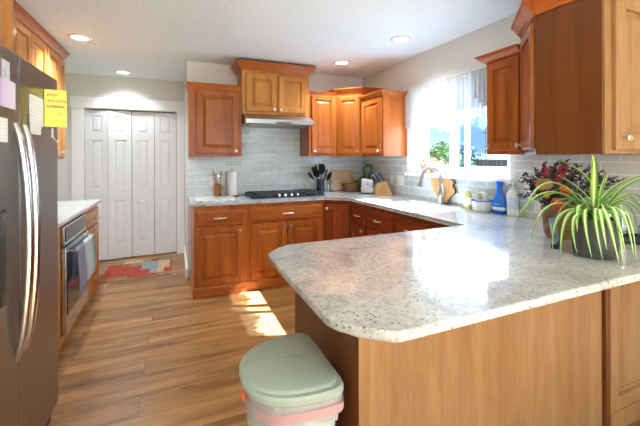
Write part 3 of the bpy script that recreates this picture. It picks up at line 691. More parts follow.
note('receipt', 'small white receipt below the printed list on the fridge door', fr_rect(-2.35, -2.225, 1.46, 1.545, fx + .003), M_pr, 'paper')
# yellow pad standing off the door, facing the camera
yp = thing('yellow_notepad', 'bright yellow notepad sheet with purple handwriting sticking out from fridge door', 'notepad', (FX + .0025, -2.175, 1.50), math.radians(12))
ypb = bbox(0, .083, -.0, .006, 0, .172, .001); ob_ = obj('pad', ypb, mat('yellow_paper', (.87, .82, .14), .6), yp, 0)
yp.location.z = 1.503
def text3(s, size, mtx, m, parent, name='lettering'):
    cu = bpy.data.curves.new(name, 'FONT'); cu.body = s; cu.size = size; cu.extrude = .0003; cu.shear = .25; cu.align_x = 'CENTER'
    o = bpy.data.objects.new(name, cu); C.objects.link(o); dg = bpy.context.evaluated_depsgraph_get(); me = bpy.data.meshes.new_from_object(o.evaluated_get(dg))
    bpy.data.objects.remove(o); me.transform(mtx); q = bpy.data.objects.new(name, me); C.objects.link(q); q.data.materials.append(m); q.parent = parent; return q
M_ink = mat('purple_ink', (.28, .05, .18), .6)
for s, x, z, sz in (('BABY', .03, .142, .018), ('SHOWER', .045, .114, .017), ('SUNDAY', .04, .088, .018), ('- O', .05, .055, .014)):
    text3(s, sz, Matrix.Translation((x, -.0008, z)) @ Matrix.Rotation(PI / 2, 4, 'X'), M_ink, yp, 'handwriting')
bm = bmesh.new(); tube(bm, [(.012, -.001, .09), (.07, -.001, .097), (.014, -.001, .1), (.07, -.001, .092)], .0008, 5); obj('handwriting', bm, M_ink, yp)
t = thing('magnetic_key_hook', 'small silver hook magnet below the yellow pad on the fridge door', 'magnet', (FX + .0005, -2.065, 1.435), L90)
obj('plate', bbox(-.012, .012, -.004, 0, .02, .07, .002), M_white, t); bm = bmesh.new(); tube(bm, [(0, -.004, .03), (0, -.012, .01), (0, -.02, .0), (0, -.026, .012)], .003, 8); obj('hook', bm, M_chrome, t)

# ---------------------------------------------------------------- range hood
t = thing('range_hood', 'slim stainless range hood under the golden cabinet', 'range hood', (-1.69, 0, 1.712))
bm = bmesh.new(); prism(bm, [(-.014, 0), (-.485, -.0), (-.50, .008), (-.50, .052), (-.35, .118), (-.014, .118)], .0, .765, Matrix(((0, 0, 1, 0), (1, 0, 0, 0), (0, 1, 0, 0), (0, 0, 0, 1)))); obj('canopy', bm, mat('satin_steel', (.5, .48, .46), .38, 1), t, 0)
obj('filter', bbox(.06, .70, -.44, -.08, -.006, -.0005, .001), M_steel, t, 0)
obj('switch_strip', bbox(.33, .5, -.5035, -.5005, .01, .03, .001), M_grey, t, 0)

# ---------------------------------------------------------------- cooktop
t = thing('gas_cooktop', 'black gas cooktop with cast iron grates and steel knobs', 'cooktop', (-1.215, -.30, .9155))
obj('base', bbox(-.42, .42, -.235, .235, 0, .012, .004), M_black, t)
def grate(x0, x1):
    bm = bmesh.new(); y0, y1, z = -.215 if abs(x0 + x1) > .1 else -.11, .215, .038; r_ = .007
    for x in (x0, x1): tube(bm, [(x, y0, z - .006), (x, y1, z - .006)], r_, 6)
    for y in (y0, y1): tube(bm, [(x0, y, z - .006), (x1, y, z - .006)], r_, 6)
    for k in range(1, 4): x = x0 + (x1 - x0) * k / 4; tube(bm, [(x, y0, z), (x, y1, z)], .006, 6)
    for k in (.25, .5, .75): tube(bm, [(x0, y0 + (y1 - y0) * k, z), (x1, y0 + (y1 - y0) * k, z)], .006, 6)
    for x in (x0, x1):
        for y in (y0, y1): tube(bm, [(x, y, .0125), (x, y, z - .006)], .008, 6)
    return bm
for a, b in ((-.40, -.14), (-.13, .13), (.14, .40)): obj('grate', grate(a, b), M_iron, t)
for x, y in ((-.27, .11), (-.27, -.1), (.27, .11), (.27, -.1), (0, .06)):
    bm = bmesh.new(); lathe(bm, [(.045, .0125), (.043, .02), (.03, .021), (.03, .026), (.002, .027)], 20, (x, y, 0)); obj('burner', bm, M_iron, t)
for k in range(4):
    bm = bmesh.new(); lathe(bm, [(.019, .0125), (.0185, .03), (.015, .036), (.003, .037)], 18, (-.11 + .073 * k, -.175, 0)); obj('knob', bm, M_chrome, t)

# ---------------------------------------------------------------- things on the back counter
ZT = .9155
o = obj('marble_slab', bbox(-.2, .2, -.17, .17, 0, .018, .003), mat('white_marble', (.78, .77, .74), .1), None); o.location = (-1.99, -.42, ZT); tag(o, 'white marble pastry board lying on the worktop in front of utensil crock', 'board')
mtm = bpy.data.materials['white_marble']; v = coords(mtm); n = noise(mtm, v, 6, 6, .6, 1.5); r = ramp(mtm, n.outputs['Fac'], [(.44, (.8, .79, .76)), (.5, (.45, .44, .42)), (.56, (.8, .79, .76))]); L(mtm, r.outputs[0], BS(mtm).inputs['Base Color'])
def crock(nm, label, x, y, r_, h, m):
    bm = bmesh.new(); lathe(bm, [(.001, 0), (r_ * .96, 0), (r_, .005), (r_, h), (r_ * .88, h), (r_ * .86, .012), (.001, .012)], 28, cap=False); o = obj(nm, bm, m, None, 40); o.location = (x, y, ZT); return tag(o, label, 'utensil holder')
crock('utensil_crock', 'small brown wooden utensil crock beside the paper towels', -1.93, -.10, .04, .135, M_crockw)
crock('utensil_crock', 'tall dark blue-black utensil crock right of the cooktop', -.70, -.17, .05, .165, mat('navy_glaze', (.03, .045, .06), .2))
def utensil(base, tip, head, m, label, group, w_=.028, L_=.075, nm='cooking_utensil'):
    t = thing(nm, label, 'utensil', base, 0, group); b, p = Vector((0, 0, 0)), Vector(tip) - Vector(base); d = p.normalized()
    bm = bmesh.new(); q = p - d * L_; tube(bm, [b, b.lerp(q, .5), q], [.005, .0045, .004], 8); obj('handle', bm, m[0], t)
    bm = bmesh.new(); mt = Matrix.Translation(q + d * L_ * .5) @ d.to_track_quat('Z', 'Y').to_matrix().to_4x4()
    if head == 'spoon': lathe(bm, [(.003, -L_ / 2), (w_ * .7, -L_ / 4), (w_, .0), (w_ * .8, L_ / 3), (.003, L_ / 2)], 14); bmesh.ops.scale(bm, vec=(1, .3, 1), verts=bm.verts)
    elif head == 'spatula': join(bm, bbox(-w_, w_, -.002, .002, -L_ / 2, L_ / 2, .0015))
    else:
        for k in range(6):
            a = PI * k / 6; tube(bm, [(0, 0, -L_ / 2), (w_ * .8 * math.cos(a), w_ * .8 * math.sin(a), 0), (0, 0, L_ / 2), (-w_ * .8 * math.cos(a), -w_ * .8 * math.sin(a), 0), (0, 0, -L_ / 2)], .0015, 5, False)
    bm.transform(mt); obj('head', bm, m[1], t); return t
zb = ZT + .0155
cx, cy = -1.93, -.10
utensil((cx - .012, cy, zb), (cx - .05, cy + .01, zb + .28), 'spoon', (M_spoon, M_spoon), 'pale wooden spoon leaning left in the brown crock', 'utensils in the brown crock')
utensil((cx + .002, cy - .012, zb), (cx + .0, cy - .03, zb + .24), 'spoon', (M_steelb, M_steelb), 'steel spoon upright in the middle of the brown crock', 'utensils in the brown crock', .026, .09)
utensil((cx + .012, cy, zb), (cx + .04, cy + .01, zb + .265), 'spatula', (M_spoon, M_spoon), 'flat wooden spatula leaning right in the brown crock', 'utensils in the brown crock', .014)
cx, cy = -.70, -.17
heads = [('spoon', -.17, 0, .24, 'black spoon leaning furthest left in the dark crock'), ('spatula', -.10, -.03, .30, 'black spatula second from left in the dark crock'), ('spoon', -.055, .03, .335, 'black ladle standing left of centre in the dark crock'), ('spatula', .0, -.03, .34, 'tallest black turner in the centre of the dark crock'), ('spoon', .045, .02, .33, 'black spoon right of centre in the dark crock'), ('spatula', .07, -.035, .27, 'short black turner on the right of the dark crock'), ('spoon', .14, -.01, .235, 'black spoon leaning far right out of the dark crock')]
for i, (h, dx, dy, dz, lab) in enumerate(heads):
    a = 2 * PI * i / 7; utensil((cx + .02 * math.cos(a), cy + .02 * math.sin(a), zb), (cx + dx, cy + dy, zb + dz), h, (M_blackp if i % 3 else M_spoon, M_blackp), lab, 'black utensils in the dark crock', .05, .13)
# paper towels
t = thing('paper_towel_holder', 'white paper towel roll on a dark upright holder', 'paper towels', (-1.775, -.13, ZT))
bm = bmesh.new(); lathe(bm, [(.001, 0), (.075, 0), (.075, .008), (.001, .01)], 28, cap=False); obj('base', bm, M_iron, t)
bm = bmesh.new(); tube(bm, [(0, 0, .01), (0, 0, .29)], .006, 8); tube(bm, [(-.012, 0, .285), (-.014, 0, .305), (0, 0, .318), (.014, 0, .305), (.012, 0, .285)], .003, 6); obj('rod', bm, M_iron, t)
bm = bmesh.new(); lathe(bm, [(.02, .011), (.055, .011), (.056, .28), (.02, .28), (.02, .011)], 36, cap=False); obj('roll', bm, M_paper, t, 40)
bm = bmesh.new(); vs = []
for k in range(7):
    a = k / 6; vs.append((bm.verts.new((.05 + .045 * a, -.03 - .01 * math.sin(a * 3), .275 - .01 * a)), bm.verts.new((.05 + .012 * a, -.03, .06))))
for a, b in zip(vs, vs[1:]): bm.faces.new((a[0], b[0], b[1], a[1]))
bmesh.ops.solidify(bm, geom=list(bm.faces), thickness=.001); obj('loose_sheet', bm, M_paper, t)
# shakers
for x, y, lb in ((-.578, -.13, 'left glass shaker with steel cap beside the dark crock'), (-.538, -.15, 'right glass shaker with steel cap beside the dark crock')):
    t = thing('shaker', lb, 'shaker', (x, y, ZT), 0, 'salt and pepper shakers')
    bm = bmesh.new(); lathe(bm, [(.001, 0), (.016, 0), (.017, .01), (.014, .065), (.001, .065)], 16, cap=False); obj('jar', bm, M_jar, t)
    bm = bmesh.new(); lathe(bm, [(.0145, .0655), (.0145, .08), (.009, .088), (.001, .089)], 16); obj('cap', bm, M_chrome, t)
# cutting board leaning on the back wall
bm = bbox(-.165, .165, -.009, .009, 0, .272, .004); o = obj('cutting_board', bm, M_cutting, None); o.location = (-.335, -.085, ZT + .003); o.rotation_euler = (-math.radians(12), 0, math.radians(0)); tag(o, 'rectangular light wood cutting board leaning against the back tile', 'cutting board')
# basket with contents
M_wick = mat('wicker', (.35, .17, .07), .7); v = coords(M_wick, (1, 1, 1), False); wv = N(M_wick, 'ShaderNodeTexWave', bands_direction='Z'); wv.inputs['Scale'].default_value = 38; wv.inputs['Distortion'].default_value = 1.5; L(M_wick, v, wv.inputs['Vector'])
r = ramp(M_wick, wv.outputs['Fac'], [(.1, (.16, .07, .025)), (.6, (.42, .22, .09))]); L(M_wick, r.outputs[0], BS(M_wick).inputs['Base Color']); bump(M_wick, wv.outputs['Fac'], .8, .006)
t = thing('wicker_basket', 'low brown wicker basket in front of the cutting board', 'basket', (-.30, -.235, ZT))
bm = bmesh.new(); lathe(bm, [(.001, 0), (.08, 0), (.10, .03), (.115, .085), (.106, .085), (.09, .03), (.075, .01), (.001, .01)], 32, cap=False); obj('bowl', bm, M_wick, t, 40)
bm = bmesh.new(); tube(bm, [(.112 * math.cos(a), .112 * math.sin(a), .088) for a in [2 * PI * k / 30 for k in range(31)]], .007, 8); obj('rim', bm, M_wick, t)
for k, (dx, dy, dz, col, lb) in enumerate([(-.045, -.01, .062, (.6, .4, .22), 'tan onion on the left in the wicker basket'), (.02, .03, .064, (.55, .42, .25), 'pale onion at the back of the wicker basket'), (.035, -.04, .062, (.5, .3, .15), 'brown onion at front right in the wicker basket')]):
    bm = bmesh.new(); lathe(bm, [(.001, -.035), (.02, -.031), (.037, -.012), (.037, .01), (.02, .028), (.005, .036), (.002, .05)], 18); o = obj('onion', bm, mat('onion_skin', col, .45), None, 50); o.location = (-.30 + dx, -.235 + dy, ZT + dz - .012); tag(o, lb, 'onion', 'onions in the basket')
# green curled plant stalk
M_green = mat('leaf_green', (.05, .25, .05), .45)
t = thing('green_plant', 'curling bright green stalk plant rising behind the toaster in the back corner', 'plant', (-.09, -.24, ZT))
bm = bmesh.new(); lathe(bm, [(.001, 0), (.032, 0), (.04, .07), (.034, .07), (.03, .06), (.001, .06)], 20, cap=False); obj('pot', bm, mat('dark_pot', (.05, .05, .05), .4), t)
bm = bmesh.new()
def W2L(p): return Vector(p) - Vector((-.16, -.36, ZT))
tube(bm, [(0, 0, .06), (.0, 0, .14), (-.02, .0, .24), (-.02, .0, .30), (.005, -.03, .335), (.035, -.07, .33), (.045, -.08, .29), (.03, -.06, .22), (.01, -.03, .16)], [.012, .014, .018, .022, .024, .022, .02, .016, .006], 10)
tube(bm, [(.0, 0, .06), (-.01, .0, .15), (-.03, .0, .20), (-.07, .0, .17), (-.11, .0, .135), (-.16, .01, .12)], [.01, .014, .02, .024, .024, .006], 10, True, .5); obj('stalk', bm, M_green, t)
# toaster
t = thing('toaster', 'brushed steel two-slot toaster in the back right corner', 'toaster', (-.205, -.47, ZT), math.radians(59))
obj('shell', bbox(-.125, .125, -.078, .078, .012, .18, .022, 4), M_steel, t)
obj('end_cap', bbox(-.133, -.1255, -.07, .07, .012, .17, .003), M_blackp, t); obj('end_cap', bbox(.1255, .133, -.07, .07, .012, .17, .003), M_blackp, t)
bb_ = [c_ for c_ in t.children if c_.name.startswith('end_cap')][0]; bb_.data.materials[0] = M_steel
for y in (-.035, .02): obj('slot', bbox(-.09, .09, y, y + .018, .1855, .187, 0), M_dark, t, 0)
obj('base', bbox(-.12, .12, -.07, .07, 0, .0115, .002), M_blackp, t); obj('lever', bbox(-.15, -.1335, -.012, .012, .11, .125, .002), M_blackp, t)
# knife block
kb = thing('knife_block', 'light wood knife block beside the toaster', 'knife block', (-.165, -.745, ZT), math.radians(-20))
YZ = Matrix(((1, 0, 0, 0), (0, 0, 1, 0), (0, 1, 0, 0), (0, 0, 0, 1)))
bm = bmesh.new(); prism(bm, [(-.09, 0), (.105, 0), (.035, .165), (-.085, .12)], -.05, .05, YZ)
bmesh.ops.bevel(bm, geom=list(bm.edges), offset=.004, segments=2, affect='EDGES'); obj('block', bm, M_block, kb, 40)
kr = Matrix.Rotation(math.radians(-20), 3, 'Z'); M_kh = mat('knife_handle', (.03, .04, .06), .3)
kl = ['back left', 'front left', 'back middle', 'front middle', 'back right', 'front right']
def knife(base, d, ln, lab, g):
    q = thing('kitchen_knife', lab, 'knife', base, 0, g); d = d.normalized(); mt = d.to_track_quat('Z', 'Y').to_matrix().to_4x4()
    b2 = bbox(-.0115, .0115, -.0085, .0085, .012, ln, .004, 2); b2.transform(mt); obj('handle', b2, M_kh, q, 40)
    b2 = bbox(-.012, .012, -.009, .009, .0, .014, .002, 1); b2.transform(mt); obj('bolster', b2, M_steelb, q)
    b2 = bbox(-.012, .012, -.009, .009, ln, ln + .012, .002, 1); b2.transform(mt); obj('butt_cap', b2, M_steelb, q)
n_ = 0
for i, px in enumerate((-.055, -.018, .018)):
    for j, py in enumerate((.022, -.022)):
        zz = .12 + (px + .085) * .375 + .001; b = kr @ Vector((px, py, zz)); 
        knife(Vector((-.165, -.745, ZT)) + b, kr @ Vector((-.52, 0, .85)), .105 + .012 * i, 'dark handled knife in the %s slot of the knife block' % kl[n_], 'knives in the block'); n_ += 1
b = kr @ Vector((-.088, -.02, .075)); knife(Vector((-.165, -.745, ZT)) + b, kr @ Vector((-.85, 0, .5)), .055, 'short dark handled knife low on the left face of the block', 'knives in the block')

# ---------------------------------------------------------------- outlets and switches
def plate(label, loc, rz, w_=.072, gangs=1, sw=False):
    t = thing('wall_outlet' if not sw else 'wall_switch', label, 'outlet' if not sw else 'switch', loc, rz)
    obj('cover_plate', bbox(-w_ / 2, w_ / 2, -.006, 0, -.058, .058, .002), M_white, t)
    for g in range(gangs):
        x = (g - (gangs - 1) / 2) * .046
        if sw: obj('rocker', bbox(x - .016, x + .016, -.009, -.0065, -.033, .033, .001), M_white, t)
        else:
            for z in (-.02, .02): obj('socket', bbox(x - .015, x + .015, -.0085, -.0065, z - .014, z + .014, .001), M_trim, t)
plate('white outlet on grey tile behind the brown utensil crock', (-1.985, -.0125, 1.085), 0)
plate('white outlet on the tile behind the dark crock', (-.755, -.0125, 1.085), 0)
plate('white outlet on the tile just above the knife block', (-.0125, -.71, 1.085), R90)
plate('double white switch plate between knife block and faucet', (-.0125, -.875, 1.085), R90, .118, 2, True)
plate('white outlet on the tile behind the dried branches', (-.0125, -2.42, 1.11), R90)
t = thing('wall_outlet', 'white outlet on the left backsplash under the wall cabinet', 'outlet', (XL + .0105, -.12, 1.09), L90)
obj('cover_plate', bbox(-.036, .036, -.006, 0, -.058, .058, .002), M_white, t); obj('socket', bbox(-.015, .015, -.009, -.0065, -.035, .035, .001), M_grey, t)

# ---------------------------------------------------------------- sink side
t = thing('faucet', 'tall brushed nickel gooseneck pull-down faucet', 'faucet', (-.10, -1.615, ZT))
bm = bmesh.new(); lathe(bm, [(.03, 0), (.03, .006), (.024, .012), (.023, .05), (.026, .07), (.024, .10), (.015, .13), (.013, .14)], 24); obj('base', bm, M_nickel, t)
bm = bmesh.new(); pp = [(0, 0, .13), (0, 0, .24)]
for k in range(1, 11): a = PI * k / 11; pp.append((-.1 + .1 * math.cos(a), .0 + .002 * k, .24 + .105 * math.sin(a)))
pp += [(-.205, .025, .225)]
tube(bm, pp, [.015] * len(pp), 14); obj('spout', bm, M_nickel, t)
bm = bmesh.new(); tube(bm, [(-.205, .025, .228), (-.211, .026, .20), (-.22, .027, .165)], [.0145, .018, .021], 16); obj('spray_head', bm, M_nickel, t)
bm = bmesh.new(); tube(bm, [(0, -.02, .08), (-.005, -.045, .095), (-.03, -.06, .16), (-.04, -.062, .19)], [.013, .011, .007, .006], 10); tube(bm, [(0, .0, .075), (0, -.03, .085)], .014, 12); obj('lever', bm, M_nickel, t)
# state-shaped live edge board
sh = [(92, 250), (100, 243), (130, 240), (180, 246), (228, 250), (250, 262), (263, 276), (254, 292), (256, 302), (270, 318), (274, 335), (262, 352), (243, 366), (233, 384), (222, 400), (212, 412), (192, 411), (180, 395), (150, 375), (122, 345), (103, 318), (92, 280)]
import numpy as _np
C3 = Vector((-2.3781, -4.1137, 1.3608))
BY0, BZ0 = -1.53, .9165
def shape_yz(px, py):
    # size taken from the photo: about 26 cm wide and 25 cm tall
    return ((px - 183) / 182 * .325, (412 - py) / 172 * .255)
bm = bmesh.new(); P_ = [shape_yz(*q) for q in sh]; prism(bm, P_, -.009, .009, Matrix(((0, 0, 1, 0), (-1, 0, 0, 0), (0, 1, 0, 0), (0, 0, 0, 1))))
o = obj('shaped_board', bm, [M_live, M_bark], None, 0); o.location = (-.055, -1.575, ZT + .002); o.rotation_euler = (0, math.radians(7), 0)
for p in o.data.polygons:
    if abs(p.normal.x) < .5: p.material_index = 1
tag(o, 'jagged-edged light wood board standing behind the faucet against the tile', 'cutting board')
# soap bottle
t = thing('soap_bottle', 'clear yellow dish soap bottle with white pump below the window', 'soap bottle', (-.085, -1.925, ZT))
bm = bmesh.new(); lathe(bm, [(.001, 0), (.034, 0), (.037, .01), (.037, .10), (.03, .125), (.014, .14), (.013, .15), (.001, .15)], 24); bmesh.ops.scale(bm, vec=(.75, 1, 1), verts=bm.verts); obj('bottle', bm, mat('yellow_soap', (.7, .66, .15), .08, trans=.35), t, 40)
bm = bmesh.new(); lathe(bm, [(.0355, .035), (.0378, .036), (.0378, .095), (.0355, .096)], 24, cap=False); bmesh.ops.scale(bm, vec=(.76, 1, 1), verts=bm.verts); obj('label', bm, mat('soap_label', (.85, .85, .72), .4), t)
bm = bmesh.new(); lathe(bm, [(.016, .1505), (.016, .165), (.005, .168), (.005, .19), (.001, .19)], 14); tube(bm, [(0, 0, .19), (-.02, .01, .192), (-.035, .015, .185)], .006, 8); obj('pump', bm, M_white, t)
# sponge bowl with brush
t = thing('sponge_bowl', 'white ceramic bowl with blue rim beside the blue bottle', 'bowl', (-.095, -2.075, ZT))
bm = bmesh.new(); lathe(bm, [(.001, 0), (.062, 0), (.072, .01), (.08, .085), (.074, .085), (.066, .012), (.001, .012)], 36, cap=False); obj('bowl', bm, M_ceramic, t, 40)
bm = bmesh.new(); tube(bm, [(.077 * math.cos(a), .077 * math.sin(a), .086) for a in [2 * PI * k / 30 for k in range(31)]], .0045, 8); obj('rim', bm, M_blue, t)
t = thing('scrub_brush', 'pale round-headed scrub brush standing in the white bowl', 'brush', (-.095, -2.07, ZT + .0125), R90)
bm = bmesh.new(); pz = [(-.06, .0)] + [(-.06 * math.cos(PI * k / 14), .07 + .075 * math.sin(PI * k / 14)) for k in range(15)] + [(.06, 0)]
prism(bm, pz, -.018, .018, YZ); bmesh.ops.bevel(bm, geom=list(bm.edges), offset=.006, segments=2, affect='EDGES'); obj('head', bm, mat('pale_grey_plastic', (.62, .62, .57), .4), t, 40)
bm = bmesh.new(); lathe(bm, [(.001, -.0235), (.022, -.0235), (.026, -.0185)], 20, (0, 0, .11), 'y'); obj('badge', bm, mat('olive_badge', (.25, .25, .12), .3), t)
# blue bottle
t = thing('blue_bottle', 'bright blue soap bottle with flared neck beside the white bowl', 'bottle', (-.07, -2.218, ZT))
bm = bmesh.new(); lathe(bm, [(.001, 0), (.046, 0), (.053, .01), (.058, .045), (.056, .085), (.043, .125), (.027, .155), (.023, .18), (.027, .215), (.033, .245), (.032, .25), (.001, .25)], 30); bmesh.ops.scale(bm, vec=(.7, 1, 1), verts=bm.verts); obj('bottle', bm, mat('blue_plastic', (.005, .15, .62), .15, coat=.5), t, 50)
bm = bmesh.new(); lathe(bm, [(.0575, .03), (.059, .034), (.059, .05), (.0575, .054)], 30, cap=False); bmesh.ops.scale(bm, vec=(.7, 1, 1), verts=bm.verts); obj('label', bm, mat('pale_blue_label', (.45, .68, .9), .3), t)
bm = bmesh.new(); tube(bm, [(-.0395, -.022, .07), (-.0385, -.026, .078), (-.041, -.012, .074), (-.0405, -.006, .082), (-.041, .004, .072), (-.04, .014, .08)], .0015, 6); obj('script_mark', bm, M_white, t)
# white pump bottle
t = thing('lotion_bottle', 'white pump lotion bottle at right end below the window', 'bottle', (-.065, -2.325, ZT))
bm = bmesh.new(); lathe(bm, [(.001, 0), (.038, 0), (.042, .008), (.042, .165), (.034, .18), (.016, .19), (.001, .19)], 28); bmesh.ops.scale(bm, vec=(.75, 1, 1), verts=bm.verts); obj('bottle', bm, M_white, t, 40)
bm = bmesh.new(); lathe(bm, [(.018, .1905), (.018, .21), (.006, .212), (.006, .235), (.014, .236), (.014, .246), (.001, .247)], 16); tube(bm, [(0, 0, .241), (-.03, .012, .24), (-.042, .016, .232)], .005, 8); obj('pump', bm, M_white, t)
bm = bmesh.new(); lathe(bm, [(.0415, .05), (.0428, .052), (.0428, .14), (.0415, .142)], 28, cap=False); bmesh.ops.scale(bm, vec=(.75, 1, 1), verts=bm.verts); obj('label', bm, mat('grey_blue_label', (.55, .65, .75), .4), t)

# ---------------------------------------------------------------- curtain
t = thing('lace_valance', 'sheer white lace valance with scalloped bottom edge hanging over the window', 'curtain', (-.035, -1.66, 2.06))
bm = bmesh.new(); tube(bm, [(0, -.66, 0), (0, .65, 0)], .009, 10); tube(bm, [(0, .63, 0), (.018, .63, 0)], .006, 8); tube(bm, [(0, -.64, 0), (.018, -.64, 0)], .006, 8); obj('rod', bm, M_white, t)
bm = bmesh.new(); ny, nz = 260, 22; uvl = bm.loops.layers.uv.new('UVMap'); grid = []
def zbot(s_):
    y = s_ * 1.30; sc_ = abs(math.sin(y * PI / .098)) * .018; big = .035 * math.cos(2 * PI * (y - .12) / .42)
    return -.385 - sc_ + big - .02 * abs(math.sin(y * 31))
for i in range(ny + 1):
    s_ = i / ny; y = .645 - 1.30 * s_; col = []; zb_ = zbot(s_)
    for j in range(nz + 1):
        q = j / nz; z = .022 + (zb_ - .022) * q; amp = .002 + .004 * q
        x = -.012 + amp * math.sin(s_ * 150 + .6 * math.sin(s_ * 40)) + .004 * math.sin(s_ * 61 + q * 2)
        col.append((bm.verts.new((x, y, z)), (s_, 1 - q)))
    grid.append(col)
for i in range(ny):
    for j in range(nz):
        qd = [grid[i][j], grid[i + 1][j], grid[i + 1][j + 1], grid[i][j + 1]]; f_ = bm.faces.new([a[0] for a in qd])
        for lp, a in zip(f_.loops, qd): lp[uvl].uv = a[1]
obj('lace', bm, M_lace, t, 'raw'); 
# second gathered tail near the right end
bm = bmesh.new(); uvl = bm.loops.layers.uv.new('UVMap'); grid = []
for i in range(61):
    s_ = i / 60; y = -.30 - .33 * s_; col = []; zb_ = -.16 - .22 * s_ ** .6 - .015 * abs(math.sin(s_ * 22))
    for j in range(13):
        q = j / 12; col.append((bm.verts.new((-.028 - .008 * math.sin(s_ * 45) * q, y, .015 + (zb_ - .015) * q)), (s_, 1 - q)))
    grid.append(col)
for i in range(60):
    for j in range(12):
        qd = [grid[i][j], grid[i + 1][j], grid[i + 1][j + 1], grid[i][j + 1]]; f_ = bm.faces.new([a[0] for a in qd])
        for lp, a in zip(f_.loops, qd): lp[uvl].uv = a[1]
obj('tail', bm, M_lace, t, 'raw')

# ---------------------------------------------------------------- foliage helpers
def leaf(bm, p, d, n, l, w_):
    d = d.normalized(); s_ = d.cross(n).normalized() * w_; c_ = d * l; k = n.normalized() * (l * .12)
    vs = [bm.verts.new(q) for q in (p, p + c_ * .35 + s_ + k, p + c_ * .75 + s_ * .7 + k, p + c_, p + c_ * .75 - s_ * .7 + k, p + c_ * .35 - s_ + k)]
    bm.faces.new(vs)
def rvec(): 
    while True:
        v = Vector((random.uniform(-1, 1), random.uniform(-1, 1), random.uniform(-1, 1)))
        if .1 < v.length < 1: return v.normalized()
# window sill autumn leaves
t = thing('autumn_leaf_sprig', 'orange and cream dried leaf sprig on the window sill', 'decoration', (.035, -1.30, WZ0 + .0065))
M_or = mat('rust_leaf', (.6, .16, .04), .6); M_cream = mat('cream_leaf', (.75, .55, .38), .6)
bm = bmesh.new(); bm2 = bmesh.new(); bs = bmesh.new()
for k in range(26):
    a = random.uniform(-1, 1); ln = random.uniform(.03, .15) * (1 - .3 * abs(a)); tip = Vector((random.uniform(-.03, .03), a * .13, .01 + ln)); tube(bs, [(0, a * .08, .003), tip], .0012, 4)
    for q in range(5):
        v_ = rvec(); v_.z = abs(v_.z); leaf(bm if (q + k) % 2 else bm2, tip + Vector((0, random.uniform(-.015, .015), random.uniform(-.02, .0))), v_, rvec(), .03, .012)
obj('rust_leaves', bm, M_or, t, 0); obj('cream_leaves', bm2, M_cream, t, 0); obj('stems', bs, M_bark, t)
def pumpkin(bm, c, r_, sq=.78, ribs=8):
    nu, nv = 32, 14; rows = []
    for j in range(nv + 1):
        th = PI * j / nv; row = []
        for i in range(nu):
            ph = 2 * PI * i / nu; rr = r_ * (1 - .09 * abs(math.sin(ph * ribs / 2)) ** .5 * 1) * (1); dip = 1 - .25 * math.exp(-(math.sin(th) / .35) ** 2)
            row.append(bm.verts.new(Vector(c) + Vector((rr * math.sin(th) * math.cos(ph), rr * math.sin(th) * math.sin(ph), r_ * sq * math.cos(th) * dip))))
        rows.append(row)
    for a, b in zip(rows, rows[1:]):
        for i in range(nu): j = (i + 1) % nu; bm.faces.new((a[i], b[i], b[j], a[j]))
    bmesh.ops.remove_doubles(bm, verts=bm.verts, dist=1e-6)
t = thing('mini_pumpkin', 'small orange and green pumpkin on the sill behind the faucet', 'pumpkin', (-.022, -1.33, WZ0 + .0065))
bm = bmesh.new(); pumpkin(bm, (0, 0, .024), .034); obj('body', bm, mat('orange_pumpkin', (.75, .22, .03), .4), t, 60)
bm = bmesh.new(); tube(bm, [(0, 0, .04), (.0, 0, .055), (.008, 0, .062)], [.006, .004, .003], 8); obj('stem', bm, M_green, t)

# ---------------------------------------------------------------- autumn arrangement on peninsula
FB = Vector((-.455, -2.905, ZT))
t = thing('autumn_arrangement', 'wicker basket of dark branches with small red and orange pumpkins', 'flower arrangement', tuple(FB))
bm = bmesh.new(); lathe(bm, [(.001, 0), (.062, 0), (.072, .03), (.08, .12), (.086, .17), (.08, .17), (.07, .12), (.001, .11)], 32, cap=False); obj('basket', bm, M_wick, t, 40)
M_burg = mat('burgundy_leaf', (.045, .018, .025), .45); M_slate = mat('slate_leaf', (.045, .055, .075), .45); M_redf = mat('red_petal', (.2, .012, .02), .5); M_tanf = mat('tan_petal', (.33, .17, .07), .6)
b1, b2_, bs = bmesh.new(), bmesh.new(), bmesh.new()
imr = Vector((.92, -.39, 0)); imf = Vector((.39, .92, 0))
random.seed(11)
for k in range(120):
    a = random.uniform(-1, 1); reach = .235 if a < 0 else .40; el = random.uniform(0, 1)
    tip = imr * (a * reach * random.uniform(.75, 1)) + imf * random.uniform(-.07, .09) + Vector((0, 0, .17 + (.27 * (1 - .45 * abs(a))) * (1 - el * el * .75)))
    base = Vector((random.uniform(-.03, .03), random.uniform(-.03, .03), .13)); mid = base.lerp(tip, .55) + Vector((0, 0, .035))
    pp = [base.lerp(mid, .5), mid, mid.lerp(tip, .5) + Vector((0, 0, .008)), tip]
    for q in [base] + pp:
        q.z = min(q.z, .425); q.x = min(q.x, .435)
    full = [base] + pp; tube(bs, full, .0013, 4)
    for seg in range(1, 4):
        for q in range(6):
            p = full[seg].lerp(full[seg + 1], q / 6); v_ = rvec() + (full[seg + 1] - full[seg]).normalized() * .6; v_.z *= .6
            leaf(b1 if (k % 5 < 3) else b2_, p, v_, rvec(), random.uniform(.012, .022), random.uniform(.005, .009))
obj('burgundy_leaves', b1, M_burg, t, 0); obj('slate_leaves', b2_, M_slate, t, 0); obj('stems', bs, M_bark, t)
def on_ray(px, py, back, P0=FB):
    """local point in the arrangement seen toward a photo-measured direction"""
    return None
